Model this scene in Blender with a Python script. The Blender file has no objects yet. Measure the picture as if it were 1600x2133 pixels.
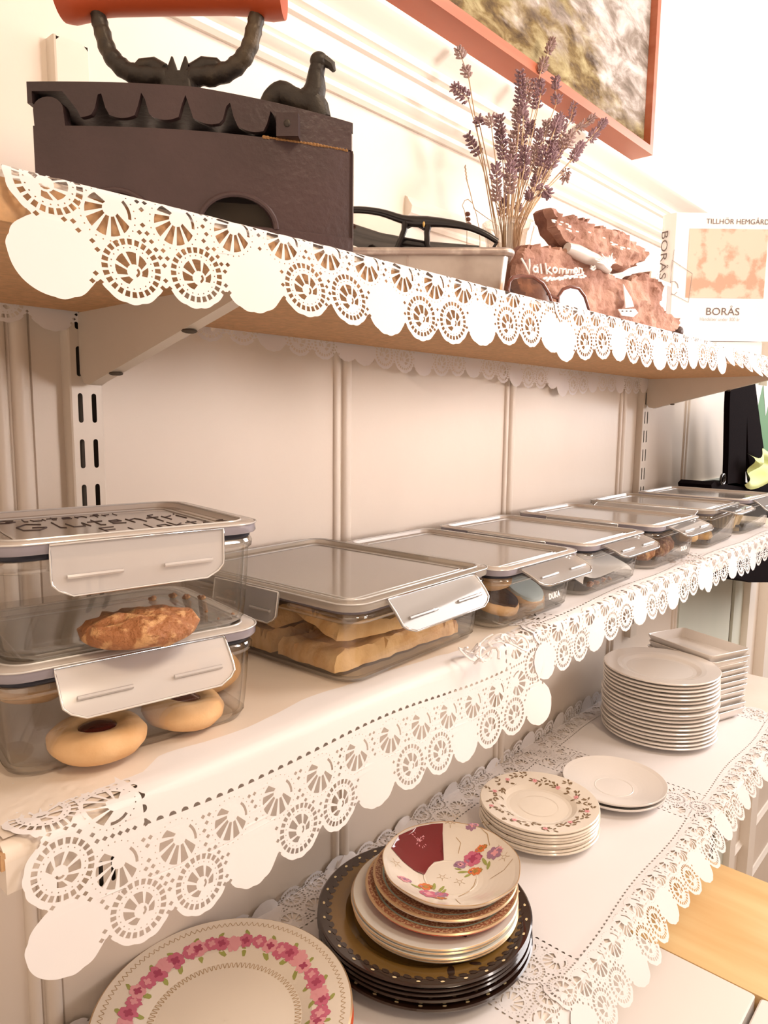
import bpy, bmesh, math, random
from mathutils import Vector, Matrix, noise, geometry
random.seed(7)
SC = bpy.context.scene
COL = SC.collection
# ------------------------------------------------------------------ camera
YAW, PITCH, ROLL, FPX = 0.837909, -0.1310665, 0.0110048, 1497.109
Z0 = 1.45
def cam_axes():
    cy, sy, cp, sp, cr, sr = math.cos(YAW), math.sin(YAW), math.cos(PITCH), math.sin(PITCH), math.cos(ROLL), math.sin(ROLL)
    f = Vector((sy, cy, 0)); r = Vector((cy, -sy, 0)); u = Vector((0, 0, 1))
    f2 = cp*f + sp*u; u2 = cp*u - sp*f
    return cr*r + sr*u2, cr*u2 - sr*r, f2
CR, CU, CF = cam_axes()
cd = bpy.data.cameras.new('camera'); cam = bpy.data.objects.new('camera', cd); COL.objects.link(cam)
m = Matrix((CR, CU, -CF)).transposed().to_4x4(); m.translation = Vector((0, 0, Z0)); cam.matrix_world = m
cd.sensor_fit = 'VERTICAL'; cd.sensor_height = 36; cd.lens = FPX/2133*36; cd.clip_start = .01; cd.clip_end = 50
SC.camera = cam
# ------------------------------------------------------------------ light and exposure
SC.view_settings.view_transform = 'Standard'; SC.view_settings.look = 'None'
SC.view_settings.gamma = 1; SC.view_settings.use_curve_mapping = False
SC.view_settings.exposure = 0.07
SC.cycles.transparent_max_bounces = 40
SC.cycles.max_bounces = 14
W = bpy.data.worlds.new('world'); SC.world = W; W.use_nodes = True
W.node_tree.nodes['Background'].inputs[0].default_value = (1, .84, .76, 1)
W.node_tree.nodes['Background'].inputs[1].default_value = 0.25
def area(name, loc, target, size, power, color, sy=None):
    l = bpy.data.lights.new(name, 'AREA'); l.energy = power; l.color = color; l.size = size
    if sy: l.shape = 'RECTANGLE'; l.size_y = sy
    o = bpy.data.objects.new(name, l); COL.objects.link(o); o.location = loc
    o.rotation_euler = (Vector(target)-Vector(loc)).to_track_quat('-Z', 'Y').to_euler(); return o
area('window_daylight', (3.4, -.7, 2.1), (1.2, .5, 1.1), 1.5, 53, (1, .95, .94), 1.4)
area('ceiling_lamp', (.2, -.9, 2.75), (.6, .5, 1.3), .35, 12, (1, .80, .58))
fill_light = area('front_fill', (1.5, -1.5, 1.84), (.85, .6, 1.66), .8, 3.1, (1, .88, .82), .7); fill_light.data.spread = math.radians(36)  # added narrow fill that brightens the shelf gap, no window there
area('added_high_key', (1.45, -.55, 2.75), (1.15, .4, 1.0), .5, 15, (1, .90, .83))  # added steep key light for the plates and lower shelf, not a fixture
# ------------------------------------------------------------------ unprojection helpers for placing things on real planes
def ray(px, py): return CR*((px-800)/FPX) - CU*((py-1066.5)/FPX) + CF
def at_y(px, py, Y): d = ray(px, py); return Vector((0, 0, Z0)) + d*(Y/d.y)
def at_z(px, py, Z): d = ray(px, py); return Vector((0, 0, Z0)) + d*((Z-Z0)/d.z)
def at_plane(px, py, P0, ax):            # vertical plane through P0 along ax
    n = Vector((-ax[1], ax[0], 0)); d = ray(px, py); return Vector((0, 0, Z0)) + d*((n.x*P0[0]+n.y*P0[1])/n.dot(d))
# ------------------------------------------------------------------ materials
def newmat(name):
    mt = bpy.data.materials.new(name); mt.use_nodes = True; nt = mt.node_tree
    return mt, nt, nt.nodes['Principled BSDF']
def mat(name, col, rough=.5, metal=0, spec=.5, coat=0, nz=None, bump=None, sss=0, trans=0):
    """nz=(scale, colour2, lo, hi[, stretch]) mixes a second colour by noise; bump=(scale, strength)"""
    mt, nt, b = newmat(name)
    b.inputs['Base Color'].default_value = (*col, 1); b.inputs['Roughness'].default_value = rough
    b.inputs['Metallic'].default_value = metal; b.inputs['Specular IOR Level'].default_value = spec
    b.inputs['Coat Weight'].default_value = coat
    tc = nt.nodes.new('ShaderNodeTexCoord')
    if nz:
        n = nt.nodes.new('ShaderNodeTexNoise'); n.inputs['Scale'].default_value = nz[0]; n.inputs['Detail'].default_value = 5
        mp = nt.nodes.new('ShaderNodeMapping'); mp.inputs['Scale'].default_value = nz[4] if len(nz) > 4 else (1, 1, 1)
        nt.links.new(tc.outputs['Object'], mp.inputs[0]); nt.links.new(mp.outputs[0], n.inputs['Vector'])
        r = nt.nodes.new('ShaderNodeMapRange'); r.inputs[1].default_value = nz[2]; r.inputs[2].default_value = nz[3]
        mx = nt.nodes.new('ShaderNodeMix'); mx.data_type = 'RGBA'
        mx.inputs[6].default_value = (*col, 1); mx.inputs[7].default_value = (*nz[1], 1)
        nt.links.new(n.outputs[0], r.inputs[0]); nt.links.new(r.outputs[0], mx.inputs[0]); nt.links.new(mx.outputs[2], b.inputs['Base Color'])
    if bump:
        n = nt.nodes.new('ShaderNodeTexNoise'); n.inputs['Scale'].default_value = bump[0]; n.inputs['Detail'].default_value = 6
        bp = nt.nodes.new('ShaderNodeBump'); bp.inputs['Strength'].default_value = bump[1]; bp.inputs['Distance'].default_value = bump[2] if len(bump) > 2 else .002
        nt.links.new(tc.outputs['Object'], n.inputs['Vector']); nt.links.new(n.outputs[0], bp.inputs['Height']); nt.links.new(bp.outputs[0], b.inputs['Normal'])
    return mt
def glassy(name, tint, edge, gloss=.06, rough=.02, power=3.0, sheen=.75):
    """thin clear sheet: transparent, darker where looked through edge-on, with a mirror sheen"""
    mt, nt, b = newmat(name); nt.nodes.remove(b); out = nt.nodes['Material Output']
    tr = nt.nodes.new('ShaderNodeBsdfTransparent'); gl = nt.nodes.new('ShaderNodeBsdfGlossy'); gl.inputs['Roughness'].default_value = rough
    lw = nt.nodes.new('ShaderNodeLayerWeight'); lw.inputs[0].default_value = .5
    pw = nt.nodes.new('ShaderNodeMath'); pw.operation = 'POWER'; pw.inputs[1].default_value = power; nt.links.new(lw.outputs['Facing'], pw.inputs[0])
    mx = nt.nodes.new('ShaderNodeMix'); mx.data_type = 'RGBA'; mx.inputs[6].default_value = (*tint, 1); mx.inputs[7].default_value = (*edge, 1)
    nt.links.new(pw.outputs[0], mx.inputs[0]); nt.links.new(mx.outputs[2], tr.inputs[0])
    ma = nt.nodes.new('ShaderNodeMath'); ma.operation = 'MULTIPLY_ADD'; ma.inputs[1].default_value = sheen; ma.inputs[2].default_value = gloss
    nt.links.new(pw.outputs[0], ma.inputs[0]); ma.use_clamp = True
    ms = nt.nodes.new('ShaderNodeMixShader'); nt.links.new(ma.outputs[0], ms.inputs[0]); nt.links.new(tr.outputs[0], ms.inputs[1]); nt.links.new(gl.outputs[0], ms.inputs[2])
    nt.links.new(ms.outputs[0], out.inputs[0]); return mt
def frosty(name, col, opac, rough=.35, tint=(.95, .93, .9)):
    mt, nt, b = newmat(name); out = nt.nodes['Material Output']
    b.inputs['Base Color'].default_value = (*col, 1); b.inputs['Roughness'].default_value = rough
    tr = nt.nodes.new('ShaderNodeBsdfTransparent'); tr.inputs[0].default_value = (*tint, 1)
    ms = nt.nodes.new('ShaderNodeMixShader'); ms.inputs[0].default_value = opac
    nt.links.new(tr.outputs[0], ms.inputs[1]); nt.links.new(b.outputs[0], ms.inputs[2])
    gl = nt.nodes.new('ShaderNodeBsdfGlossy'); gl.inputs['Roughness'].default_value = rough*.7
    fr = nt.nodes.new('ShaderNodeFresnel'); fr.inputs[0].default_value = 1.5
    m2 = nt.nodes.new('ShaderNodeMixShader'); nt.links.new(fr.outputs[0], m2.inputs[0]); nt.links.new(ms.outputs[0], m2.inputs[1]); nt.links.new(gl.outputs[0], m2.inputs[2])
    nt.links.new(m2.outputs[0], out.inputs[0]); return mt
M = {}
M['wall'] = mat('painted_panel', (.78, .69, .60), .38, nz=(3.5, (.71, .62, .53), .35, .7, (1, 1, .5)), bump=(60, .12))
M['plaster'] = mat('upper_plaster', (.90, .83, .75), .6, bump=(25, .15))
M['far_wall'] = mat('far_wall_paint', (.62, .52, .42), .7)
M['trim'] = mat('cream_trim', (.86, .79, .71), .35, bump=(50, .1))
M['green_panel'] = mat('greenish_panel', (.60, .64, .56), .4, nz=(6, (.68, .70, .62), .3, .7, (1, 1, .3)))
M['gap'] = mat('dark_gap', (.10, .08, .06), .9)
M['metal_cream'] = mat('cream_metal', (.72, .64, .55), .33, nz=(8, (.66, .58, .49), .4, .7))
M['shelf_under'] = mat('particle_board', (.55, .33, .17), .75, nz=(160, (.68, .40, .20), .4, .65), bump=(200, .3))
M['shelf_white'] = mat('white_shelf_paint', (.86, .78, .70), .35, nz=(7, (.80, .68, .58), .4, .8), bump=(40, .1))
M['shelf_cloth'] = mat('cream_shelf_cover', (.84, .74, .64), .42, nz=(5, (.76, .63, .52), .4, .8), bump=(14, .35, .003))
M['paper'] = mat('white_lace_paper', (.83, .79, .785), .7, spec=.2, bump=(120, .15, .0006))
M['iron'] = mat('cast_iron', (.036, .020, .019), .36, .1, nz=(9, (.066, .036, .036), .4, .7), bump=(230, .45, .0008))
M['iron_rough'] = mat('tarnished_iron', (.035, .028, .022), .45, .4, nz=(40, (.10, .07, .04), .5, .75), bump=(120, .6, .002))
M['grip'] = mat('orange_grip', (.50, .085, .022), .42, nz=(12, (.40, .06, .018), .4, .7, (.3, 1, 1)))
M['rust'] = mat('rust_edge', (.30, .15, .05), .8, bump=(300, .6))
M['frame_wood'] = mat('reddish_wood', (.40, .105, .045), .4, nz=(9, (.50, .17, .09), .35, .7, (.25, 1, 4)))
M['tin'] = mat('galvanised_tin', (.52, .45, .40), .38, .75, nz=(18, (.36, .29, .25), .45, .7), bump=(50, .2))
M['tin_rim'] = mat('dull_tin_rim', (.42, .34, .30), .4, .7, nz=(60, (.65, .58, .52), .5, .7), bump=(90, .4))
M['black_plastic'] = mat('black_acetate', (.012, .009, .009), .18)
M['gold'] = mat('gold_inlay', (.75, .5, .18), .3, .9)
M['brown_acetate'] = mat('brown_acetate', (.12, .035, .02), .2)
M['lens'] = glassy('clear_lens', (.93, .90, .88), (.6, .5, .45), .05)
M['tinted_lens'] = glassy('brown_tinted_lens', (.78, .62, .45), (.4, .25, .15), .14, .05)
M['bark'] = mat('pine_bark', (.32, .16, .115), .8, nz=(22, (.48, .28, .21), .4, .65), bump=(70, 1, .006))
M['bark_dark'] = mat('dark_bark_edge', (.16, .06, .04), .85, nz=(40, (.3, .14, .09), .4, .65), bump=(60, 1, .006))
M['white_paint'] = mat('white_brush_paint', (.92, .88, .85), .6)
M['glue'] = mat('hardened_glue', (.62, .56, .52), .35)
M['stem'] = mat('dry_stem', (.42, .27, .15), .7, nz=(60, (.52, .36, .21), .4, .6))
M['lav'] = mat('dried_lavender_bud', (.22, .125, .15), .8, nz=(300, (.30, .19, .20), .4, .65))
M['lav2'] = mat('faded_lavender_bud', (.36, .24, .23), .8, nz=(300, (.36, .25, .22), .4, .65))
M['white_gloss'] = mat('white_gloss_cover', (.96, .94, .93), .25)
M['print_dark'] = mat('dark_print', (.16, .12, .11), .6)
M['print_grey'] = mat('grey_print', (.42, .37, .36), .6)
M['pages'] = mat('page_block', (.85, .8, .74), .8)
M['map'] = mat('old_map_print', (.80, .58, .47), .5, nz=(26, (.56, .35, .25), .50, .58))
M['glass'] = glassy('container_glass', (.985, .983, .975), (.66, .65, .60), .06, .02, 3.8, .6)
M['glass_base'] = glassy('thick_glass_edge', (.97, .955, .93), (.62, .57, .50), .18, .06, 2.6, .6)
M['lid_clear'] = frosty('clear_lid', (.92, .82, .70), .36, .12)
M['lid_frost'] = frosty('frosted_lid', (.90, .80, .72), .62, .28)
M['lid_panel'] = frosty('lid_panel', (.97, .86, .75), .42, .2)
M['lid_panel_grey'] = frosty('grey_lid_panel', (.80, .69, .59), .50, .22)
M['lid_grey'] = frosty('lavender_grey_lid_rim', (.36, .33, .38), .85, .25)
M['clip'] = frosty('frosted_clip', (.92, .87, .86), .55, .22)
M['clip_clear'] = frosty('clear_clip', (.95, .90, .87), .38, .1)
M['edge'] = frosty('edge_highlight', (.97, .94, .92), .62, .15)  # whitish colour standing in for highlight lines along plastic edges
M['gasket'] = mat('dark_blue_gasket', (.012, .014, .028), .3)
M['gasket_grey'] = mat('grey_gasket', (.16, .14, .16), .4)
M['marker'] = mat('marker_ink', (.05, .03, .03), .6)
M['cookie'] = mat('pale_butter_cookie', (.78, .50, .26), .75, nz=(30, (.66, .36, .15), .42, .7), bump=(180, .5, .001))
M['jam'] = mat('raspberry_jam', (.10, .016, .010), .12, coat=.6)
M['oat'] = mat('brown_oat_cookie', (.40, .16, .06), .6, nz=(130, (.66, .36, .16), .5, .62), bump=(140, 1, .006))
M['short'] = mat('golden_shortbread', (.80, .52, .24), .75, nz=(26, (.62, .31, .09), .45, .68, (1, 2.5, 1)), bump=(90, .9, .003))
M['choc'] = mat('dark_chocolate', (.045, .016, .010), .45, bump=(120, .6, .002))
M['muffin_cup'] = mat('cream_paper_cup', (.90, .72, .46), .7)
M['cake'] = mat('muffin_cake', (.78, .52, .26), .8, bump=(150, .7, .002))
M['napkin'] = mat('white_napkin', (.90, .86, .83), .8)
M['icing'] = mat('pale_blue_paper', (.62, .72, .73), .6)
M['porcelain'] = mat('white_porcelain', (.86, .80, .75), .16, coat=.4)
M['cream_china'] = mat('cream_china', (.84, .75, .64), .16, coat=.4)
M['grey_china'] = mat('grey_white_china', (.70, .68, .62), .18, coat=.4)
M['olive_glaze'] = mat('olive_brown_glaze', (.16, .085, .018), .22, coat=.5, nz=(8, (.22, .12, .03), .4, .7))
M['dark_glaze'] = mat('dark_brown_glaze', (.028, .012, .008), .15, coat=.6)
M['dot'] = mat('cream_dot', (.80, .66, .38), .3)
M['orange_glaze'] = mat('orange_red_rim', (.62, .10, .04), .2, coat=.4)
M['brocade'] = mat('brown_gilt_brocade', (.30, .10, .055), .3, nz=(420, (.62, .38, .22), .48, .58))
M['teal'] = mat('pale_teal_line', (.36, .48, .44), .3)
M['gilt'] = mat('gilt_edge', (.62, .42, .24), .3, .5)
M['rose'] = mat('rose_pink', (.62, .15, .24), .3); M['rose_l'] = mat('light_rose', (.80, .36, .40), .3); M['rose_d'] = mat('deep_rose', (.42, .06, .13), .3)
M['leaf'] = mat('olive_leaf', (.36, .38, .10), .35); M['leaf_b'] = mat('brown_leaf', (.22, .14, .07), .35)
M['orange'] = mat('orange_flower', (.75, .20, .06), .3); M['violet'] = mat('violet_flower', (.38, .20, .30), .3)
M['maroon'] = mat('maroon_glaze', (.20, .012, .018), .10, coat=.8)
M['ink'] = mat('black_flower_print', (.05, .045, .045), .3)
M['scroll'] = mat('gold_scroll', (.46, .30, .14), .35)
M['wood'] = mat('varnished_beech', (.80, .50, .22), .3, nz=(5, (.90, .66, .34), .35, .7, (5, .6, 1)), bump=(40, .08))
M['white_top'] = mat('white_enamel', (.90, .84, .79), .28)
M['black_cloth'] = mat('black_cloth', (.006, .003, .004), .95, spec=.05, bump=(300, .4, .001))
M['green_sign'] = mat('green_sign', (.09, .24, .10), .6)
M['lime'] = mat('lime_fabric', (.60, .70, .22), .6, nz=(10, (.75, .80, .45), .4, .7))
M['floor'] = mat('floor_boards', (.42, .30, .20), .5, nz=(4, (.50, .37, .25), .4, .7, (8, .6, 1)))
# painting
def painting_mat():
    mt, nt, b = newmat('oil_painting'); N = nt.nodes.new; L = nt.links.new
    tc = N('ShaderNodeTexCoord'); sx = N('ShaderNodeSeparateXYZ'); L(tc.outputs['Object'], sx.inputs[0])
    mp = N('ShaderNodeMapping'); mp.inputs['Scale'].default_value = (.42, 1, 1); mp.inputs['Rotation'].default_value = (0, .35, 0); L(tc.outputs['Object'], mp.inputs[0])
    def noi(s, d=6, dist=0.0):
        n = N('ShaderNodeTexNoise'); n.inputs['Scale'].default_value = s; n.inputs['Detail'].default_value = d; n.inputs['Distortion'].default_value = dist; n.inputs['Roughness'].default_value = .62; L(mp.outputs[0], n.inputs['Vector']); return n.outputs[0]
    def ramp(src, st):
        r = N('ShaderNodeValToRGB'); L(src, r.inputs[0]); e = r.color_ramp.elements
        while len(e) < len(st): e.new(.5)
        for k, (p, c) in enumerate(st): e[k].position = p; e[k].color = (*c, 1)
        return r.outputs[0]
    def mix(f, a, c):
        mx = N('ShaderNodeMix'); mx.data_type = 'RGBA'; L(f, mx.inputs[0]); L(a, mx.inputs[6]); L(c, mx.inputs[7]); return mx.outputs[2]
    def mth(op, a, v):
        x = N('ShaderNodeMath'); x.operation = op
        for i, q in enumerate((a, v)):
            if isinstance(q, (int, float)): x.inputs[i].default_value = q
            else: L(q, x.inputs[i])
        return x.outputs[0]
    rock = ramp(noi(26, 12, .5), [(.30, (.20, .16, .13)), (.45, (.42, .37, .33)), (.56, (.66, .62, .60)), (.70, (.82, .79, .78))])
    veg = ramp(noi(40, 12, .4), [(.34, (.13, .09, .055)), (.48, (.30, .23, .12)), (.58, (.44, .38, .24)), (.72, (.60, .54, .36))])
    # band: plant cover in the lower strip and in scattered patches
    h = mth('MULTIPLY', sx.outputs[2], 4.0)
    f = mth('SUBTRACT', mth('ADD', mth('MULTIPLY', noi(12, 5), 2.0), -.72), h)
    fr = N('ShaderNodeMapRange'); fr.inputs[1].default_value = -.18; fr.inputs[2].default_value = .12; L(f, fr.inputs[0])
    c = mix(fr.outputs[0], rock, veg)
    p = N('ShaderNodeMapRange'); p.inputs[1].default_value = .60; p.inputs[2].default_value = .66; L(noi(9, 4), p.inputs[0]); c = mix(p.outputs[0], c, veg)
    sky = ramp(noi(5, 2), [(.3, (.60, .68, .72)), (.7, (.80, .82, .84))])
    s = mth('ADD', mth('ADD', sx.outputs[2], mth('MULTIPLY', sx.outputs[0], 1.2)), mth('MULTIPLY', noi(4, 3), .12))
    sr = N('ShaderNodeMapRange'); sr.inputs[1].default_value = .335; sr.inputs[2].default_value = .36; L(s, sr.inputs[0]); c = mix(sr.outputs[0], c, sky)
    g = N('ShaderNodeGamma'); g.inputs[1].default_value = 1.45; L(c, g.inputs[0]); L(g.outputs[0], b.inputs['Base Color']); b.inputs['Roughness'].default_value = .75; b.inputs['Specular IOR Level'].default_value = .15
    bp = N('ShaderNodeBump'); bp.inputs['Strength'].default_value = .7; bp.inputs['Distance'].default_value = .003; L(noi(60, 8, .6), bp.inputs['Height']); L(bp.outputs[0], b.inputs['Normal'])
    return mt
M['painting'] = painting_mat()
# ------------------------------------------------------------------ mesh helpers
class MB:
    def __init__(s): s.v = []; s.f = []; s.m = []
    def add(s, vs, fs, mi=0):
        o = len(s.v); s.v += [tuple(x) for x in vs]; s.f += [tuple(i+o for i in f) for f in fs]; s.m += [mi]*len(fs); return s
    def box(s, x0, x1, y0, y1, z0, z1, mi=0):
        return s.add([(x0,y0,z0),(x1,y0,z0),(x1,y1,z0),(x0,y1,z0),(x0,y0,z1),(x1,y0,z1),(x1,y1,z1),(x0,y1,z1)],
                     [(3,2,1,0),(4,5,6,7),(0,1,5,4),(1,2,6,5),(2,3,7,6),(3,0,4,7)], mi)
    def loft(s, rings, cap0=True, cap1=True, mi=0, closed=True):
        n = len(rings[0]); vs = [p for r in rings for p in r]; fs = []
        for i in range(len(rings)-1):
            for j in range(n if closed else n-1):
                k = (j+1) % n; fs.append((i*n+j, i*n+k, (i+1)*n+k, (i+1)*n+j))
        if cap0: fs.append(tuple(reversed(range(n))))
        if cap1: fs.append(tuple((len(rings)-1)*n+j for j in range(n)))
        return s.add(vs, fs, mi)
    def lathe(s, prof, seg=48, c=(0,0,0), mi=0, cap0=False, cap1=False):
        return s.loft([[(c[0]+r*math.cos(2*math.pi*j/seg), c[1]+r*math.sin(2*math.pi*j/seg), c[2]+z) for j in range(seg)] for r, z in prof], cap0, cap1, mi)
    def tube(s, pts, r, seg=8, mi=0, flat=1.0):
        pts = [Vector(p) for p in pts]; rings = []; up = None
        for i, p in enumerate(pts):
            t = (pts[min(i+1, len(pts)-1)]-pts[max(i-1, 0)]).normalized()
            if up is None: up = Vector((0, 0, 1)) if abs(t.z) < .9 else Vector((1, 0, 0))
            a = t.cross(up).normalized(); up = a.cross(t).normalized(); rr = r[i] if isinstance(r, (list, tuple)) else r
            rings.append([p + a*rr*math.cos(2*math.pi*k/seg)*flat + up*rr*math.sin(2*math.pi*k/seg) for k in range(seg)])
        return s.loft(rings, True, True, mi)
    def ball(s, c, r, seg=8, rings=6, mi=0, rot=None):
        rr = (r, r, r) if isinstance(r, (int, float)) else r; out = []
        for i in range(1, rings):
            th = math.pi*i/rings
            out.append([Vector((rr[0]*math.sin(th)*math.cos(2*math.pi*j/seg), rr[1]*math.sin(th)*math.sin(2*math.pi*j/seg), -rr[2]*math.cos(th))) for j in range(seg)])
        if rot: out = [[rot @ p for p in q] for q in out]
        c = Vector(c); return s.loft([[p+c for p in q] for q in out], True, True, mi)
    def prism(s, poly, ext, mi=0):       # poly: 3D loop, ext: vector
        e = Vector(ext); return s.loft([[Vector(p) for p in poly], [Vector(p)+e for p in poly]], True, True, mi)
    def build(s, name, mats, parent=None, smooth=True, angle=40, loc=None, rz=0, fix=True):
        me = bpy.data.meshes.new(name); me.from_pydata(s.v, [], s.f)
        for k in (mats if isinstance(mats, (list, tuple)) else [mats]): me.materials.append(M[k])
        me.polygons.foreach_set('material_index', s.m)
        if fix:
            b = bmesh.new(); b.from_mesh(me); bmesh.ops.recalc_face_normals(b, faces=b.faces); b.to_mesh(me); b.free()
        if smooth:
            me.polygons.foreach_set('use_smooth', [True]*len(me.polygons)); me.set_sharp_from_angle(angle=math.radians(angle))
        me.update(); o = bpy.data.objects.new(name, me); COL.objects.link(o)
        if parent: o.parent = parent
        if loc is not None: o.location = loc
        if rz: o.rotation_euler = (0, 0, rz)
        return o
def thing(name, label, cat, loc=(0,0,0), rz=0, group=None):
    o = bpy.data.objects.new(name, None); o.empty_display_size = .02; COL.objects.link(o); o.location = loc; o.rotation_euler = (0, 0, rz)
    return tag(o, label, cat, group)
def tag(o, label, cat, group=None):
    o['label'] = label; o['category'] = cat
    if group: o['group'] = group
    return o
def struct(o, label=None): o['kind'] = 'structure'; return o
def copy_tree(o, parent=None):
    c = o.copy(); COL.objects.link(c)
    if parent: c.parent = parent
    for ch in list(o.children): copy_tree(ch, c)
    return c
def rrect(w, d, r, z, n=6, cx=0, cy=0):
    out = []; r = min(r, w/2-1e-4, d/2-1e-4)
    for q, (sx, sy) in enumerate(((1,1),(-1,1),(-1,-1),(1,-1))):
        for k in range(n+1):
            a = math.pi/2*(q + k/n); out.append((cx+sx*(w/2-r)+r*math.cos(a), cy+sy*(d/2-r)+r*math.sin(a), z))
    return out
def nz(p, s=1.0): return noise.noise(Vector(p)*s)
def holed(outline, holes, lines=(), pts=()):
    """triangulate a 2D outline with real holes cut in it"""
    vs = []; es = []; fs = []
    def poly(P):
        if sum(P[k-1][0]*P[k][1]-P[k][0]*P[k-1][1] for k in range(len(P))) < 0: P = list(reversed(P))
        o = len(vs); vs.extend(Vector(p[:2]) for p in P); fs.append(list(range(o, o+len(P))))
    poly(outline)
    for h in holes: poly(h)
    for a, b in lines: o = len(vs); vs.extend((Vector(a), Vector(b))); es.append((o, o+1))
    vs.extend(Vector(p) for p in pts)
    V, E, F, ov, oe, of = geometry.delaunay_2d_cdt(vs, es, fs, 1, 1e-6)
    keep = [f for f, o in zip(F, of) if 0 in o and len(set(o)) == 1]
    used = sorted({i for f in keep for i in f}); ix = {k: i for i, k in enumerate(used)}
    return [V[i] for i in used], [tuple(ix[i] for i in f) for f in keep]
def text_mesh(s, txt, size, origin, ux, uy, mi=0, shear=0, sx=1.0, off=.0, lift=(0,0,0), align='LEFT'):
    cu = bpy.data.curves.new('t', 'FONT'); cu.body = txt; cu.size = size; cu.shear = shear; cu.offset = off; cu.align_x = align; cu.resolution_u = 3
    o = bpy.data.objects.new('t', cu); COL.objects.link(o); dg = bpy.context.evaluated_depsgraph_get(); me = o.evaluated_get(dg).to_mesh()
    O = Vector(origin)+Vector(lift); ux = Vector(ux).normalized(); uy = Vector(uy).normalized()
    s.add([O + ux*(v.co.x*sx) + uy*v.co.y for v in me.vertices], [tuple(p.vertices) for p in me.polygons], mi)
    bpy.data.objects.remove(o); bpy.data.curves.remove(cu)
# ------------------------------------------------------------------ the room
ZU, ZL, ZT = 1.5566, 1.2435, .873      # tops of the three shelves
WY = .62
beads = [.237, .612, .982, 1.400, 1.760]
def wall():
    prof = [(-1.5, 0)]
    def bead(x):
        for k in range(9): a = math.pi*k/8; prof.append((x-.0155+.0055*(1-math.cos(a))-.0, -.0045*math.sin(a)))
        prof.append((x-.0035, .0015)); prof.append((x-.0025, 0))
        for k in range(9): a = math.pi*k/8; prof.append((x-.0015+.0075*(1-math.cos(a)), -.006*math.sin(a)))
        prof.append((x+.0145, .002)); prof.append((x+.0155, 0))
    for x in [-1.0, -.5, -.13]+beads+[2.15]: bead(x)
    prof.append((4.2, 0))
    b = MB(); zs = [-.4, 1.548]
    b.loft([[(x, WY+y, z) for x, y in prof] for z in zs], False, False, closed=False)
    b.loft([[(x, WY, z) for x in (-1.5, 4.2)] for z in (1.548, 1.83)], False, False, closed=False)
    o = b.build('wall_back', 'wall', angle=60, fix=False); struct(o)
    p = MB().box(-1.5, 4.2, WY-.001, WY+.1, 1.83, 3.0); struct(p.build('wall_upper', 'plaster', smooth=False))
    # dado rail profile (offset from wall, z)
    pr = [(0,1.818),(.004,1.818),(.008,1.822),(.009,1.827),(.005,1.829),(.011,1.832),(.015,1.837),(.013,1.841),(.009,1.842),(.013,1.846),(.014,1.862),
          (.015,1.866),(.020,1.868),(.022,1.873),(.018,1.876),(.024,1.879),(.026,1.884),(.024,1.888),(.030,1.896),(.040,1.903),(.044,1.909),(.044,1.914),(0,1.916)]
    b = MB(); b.loft([[(x, WY-y, z-.010) for y, z in pr] for x in (-1.5, 4.2)], True, True)
    struct(b.build('trim_1', 'trim', angle=25))
    # raised moulding behind the vase, with its mitred left end
    pr = [(0,0),(.004,0),(.006,.004),(.004,.008),(.010,.012),(.012,.020),(.006,.028),(.004,.032),(0,.034)]
    b = MB(); b.loft([[(.722, WY-y, 1.694+z) for y, z in pr], [(1.95, WY-y, 1.694+z) for y, z in pr]], True, True)
    struct(b.build('trim_2', 'trim', angle=25))
    # pilaster and dark joint of the wall panelling towards the right
    b = MB().box(2.20, 2.212, WY-.004, WY+.001, -.4, 1.6); struct(b.build('trim_3', 'gap', smooth=False))
    b = MB().box(2.212, 2.30, WY-.012, WY+.001, -.4, 1.6); struct(b.build('trim_4', 'green_panel', smooth=False))
    b = MB().box(1.78, 2.20, WY-.006, WY+.001, .5, 1.3); struct(b.build('trim_5', 'green_panel', smooth=False))
    b = MB(); b.box(2.30, 2.36, WY-.03, WY, -.4, 1.75); b.box(2.52, 2.60, WY-.03, WY, -.4, 1.75); struct(b.build('trim_6', 'trim', smooth=False))
    b = MB()
    for z in (-.20, .0, .20, .46):
        b.loft([[(1.55, WY-y, z+q) for y, q in pr], [(4.1, WY-y, z+q) for y, q in pr]], True, True)
    struct(b.build('trim_7', 'trim', angle=25))
wall()
struct(MB().box(-1.5, 4.2, -2.6, .72, -.45, -.4).build('floor', 'floor', smooth=False))
struct(MB().box(-1.5, 4.2, -2.6, .72, 3.0, 3.05).build('ceiling', 'plaster', smooth=False))
struct(MB().box(-.55, 4.2, -2.65, -2.6, -.4, 3.0).build('wall_front', 'far_wall', smooth=False))
struct(MB().box(-.55, -.50, -2.6, .72, -.4, 3.0).build('wall_left', 'plaster', smooth=False))
# ------------------------------------------------------------------ shelves
def shelf(name, x0, x1, y0, y1, zt, th, mats, label, rnd=.004):
    r = rnd; sec = [(y0, zt-th), (y0, zt-r)] + [(y0+r-r*math.cos(a), zt-r+r*math.sin(a)) for a in (.4, .8, 1.2)] + [(y0+r, zt), (y1, zt), (y1, zt-th)]
    b = MB(); n = len(sec)
    b.v = [(x, y, z) for x in (x0, x1) for y, z in sec]
    for j in range(n):
        k = (j+1) % n; y, z = sec[j]
        mi = 1 if j == n-1 or j == 0 or j == n-2 else 0
        b.f.append((j, k, n+k, n+j)); b.m.append(mi)
    b.f += [tuple(range(n)), tuple(n+i for i in reversed(range(n)))]; b.m += [1, 1]
    return tag(b.build(name, mats, angle=30), label, 'shelf')
shelf('shelf_board', -.35, 1.66, .347, .600, ZU, .0226, ['shelf_white', 'shelf_under'], 'upper wall shelf of raw-edged particle board, iron and book standing on it')
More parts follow.
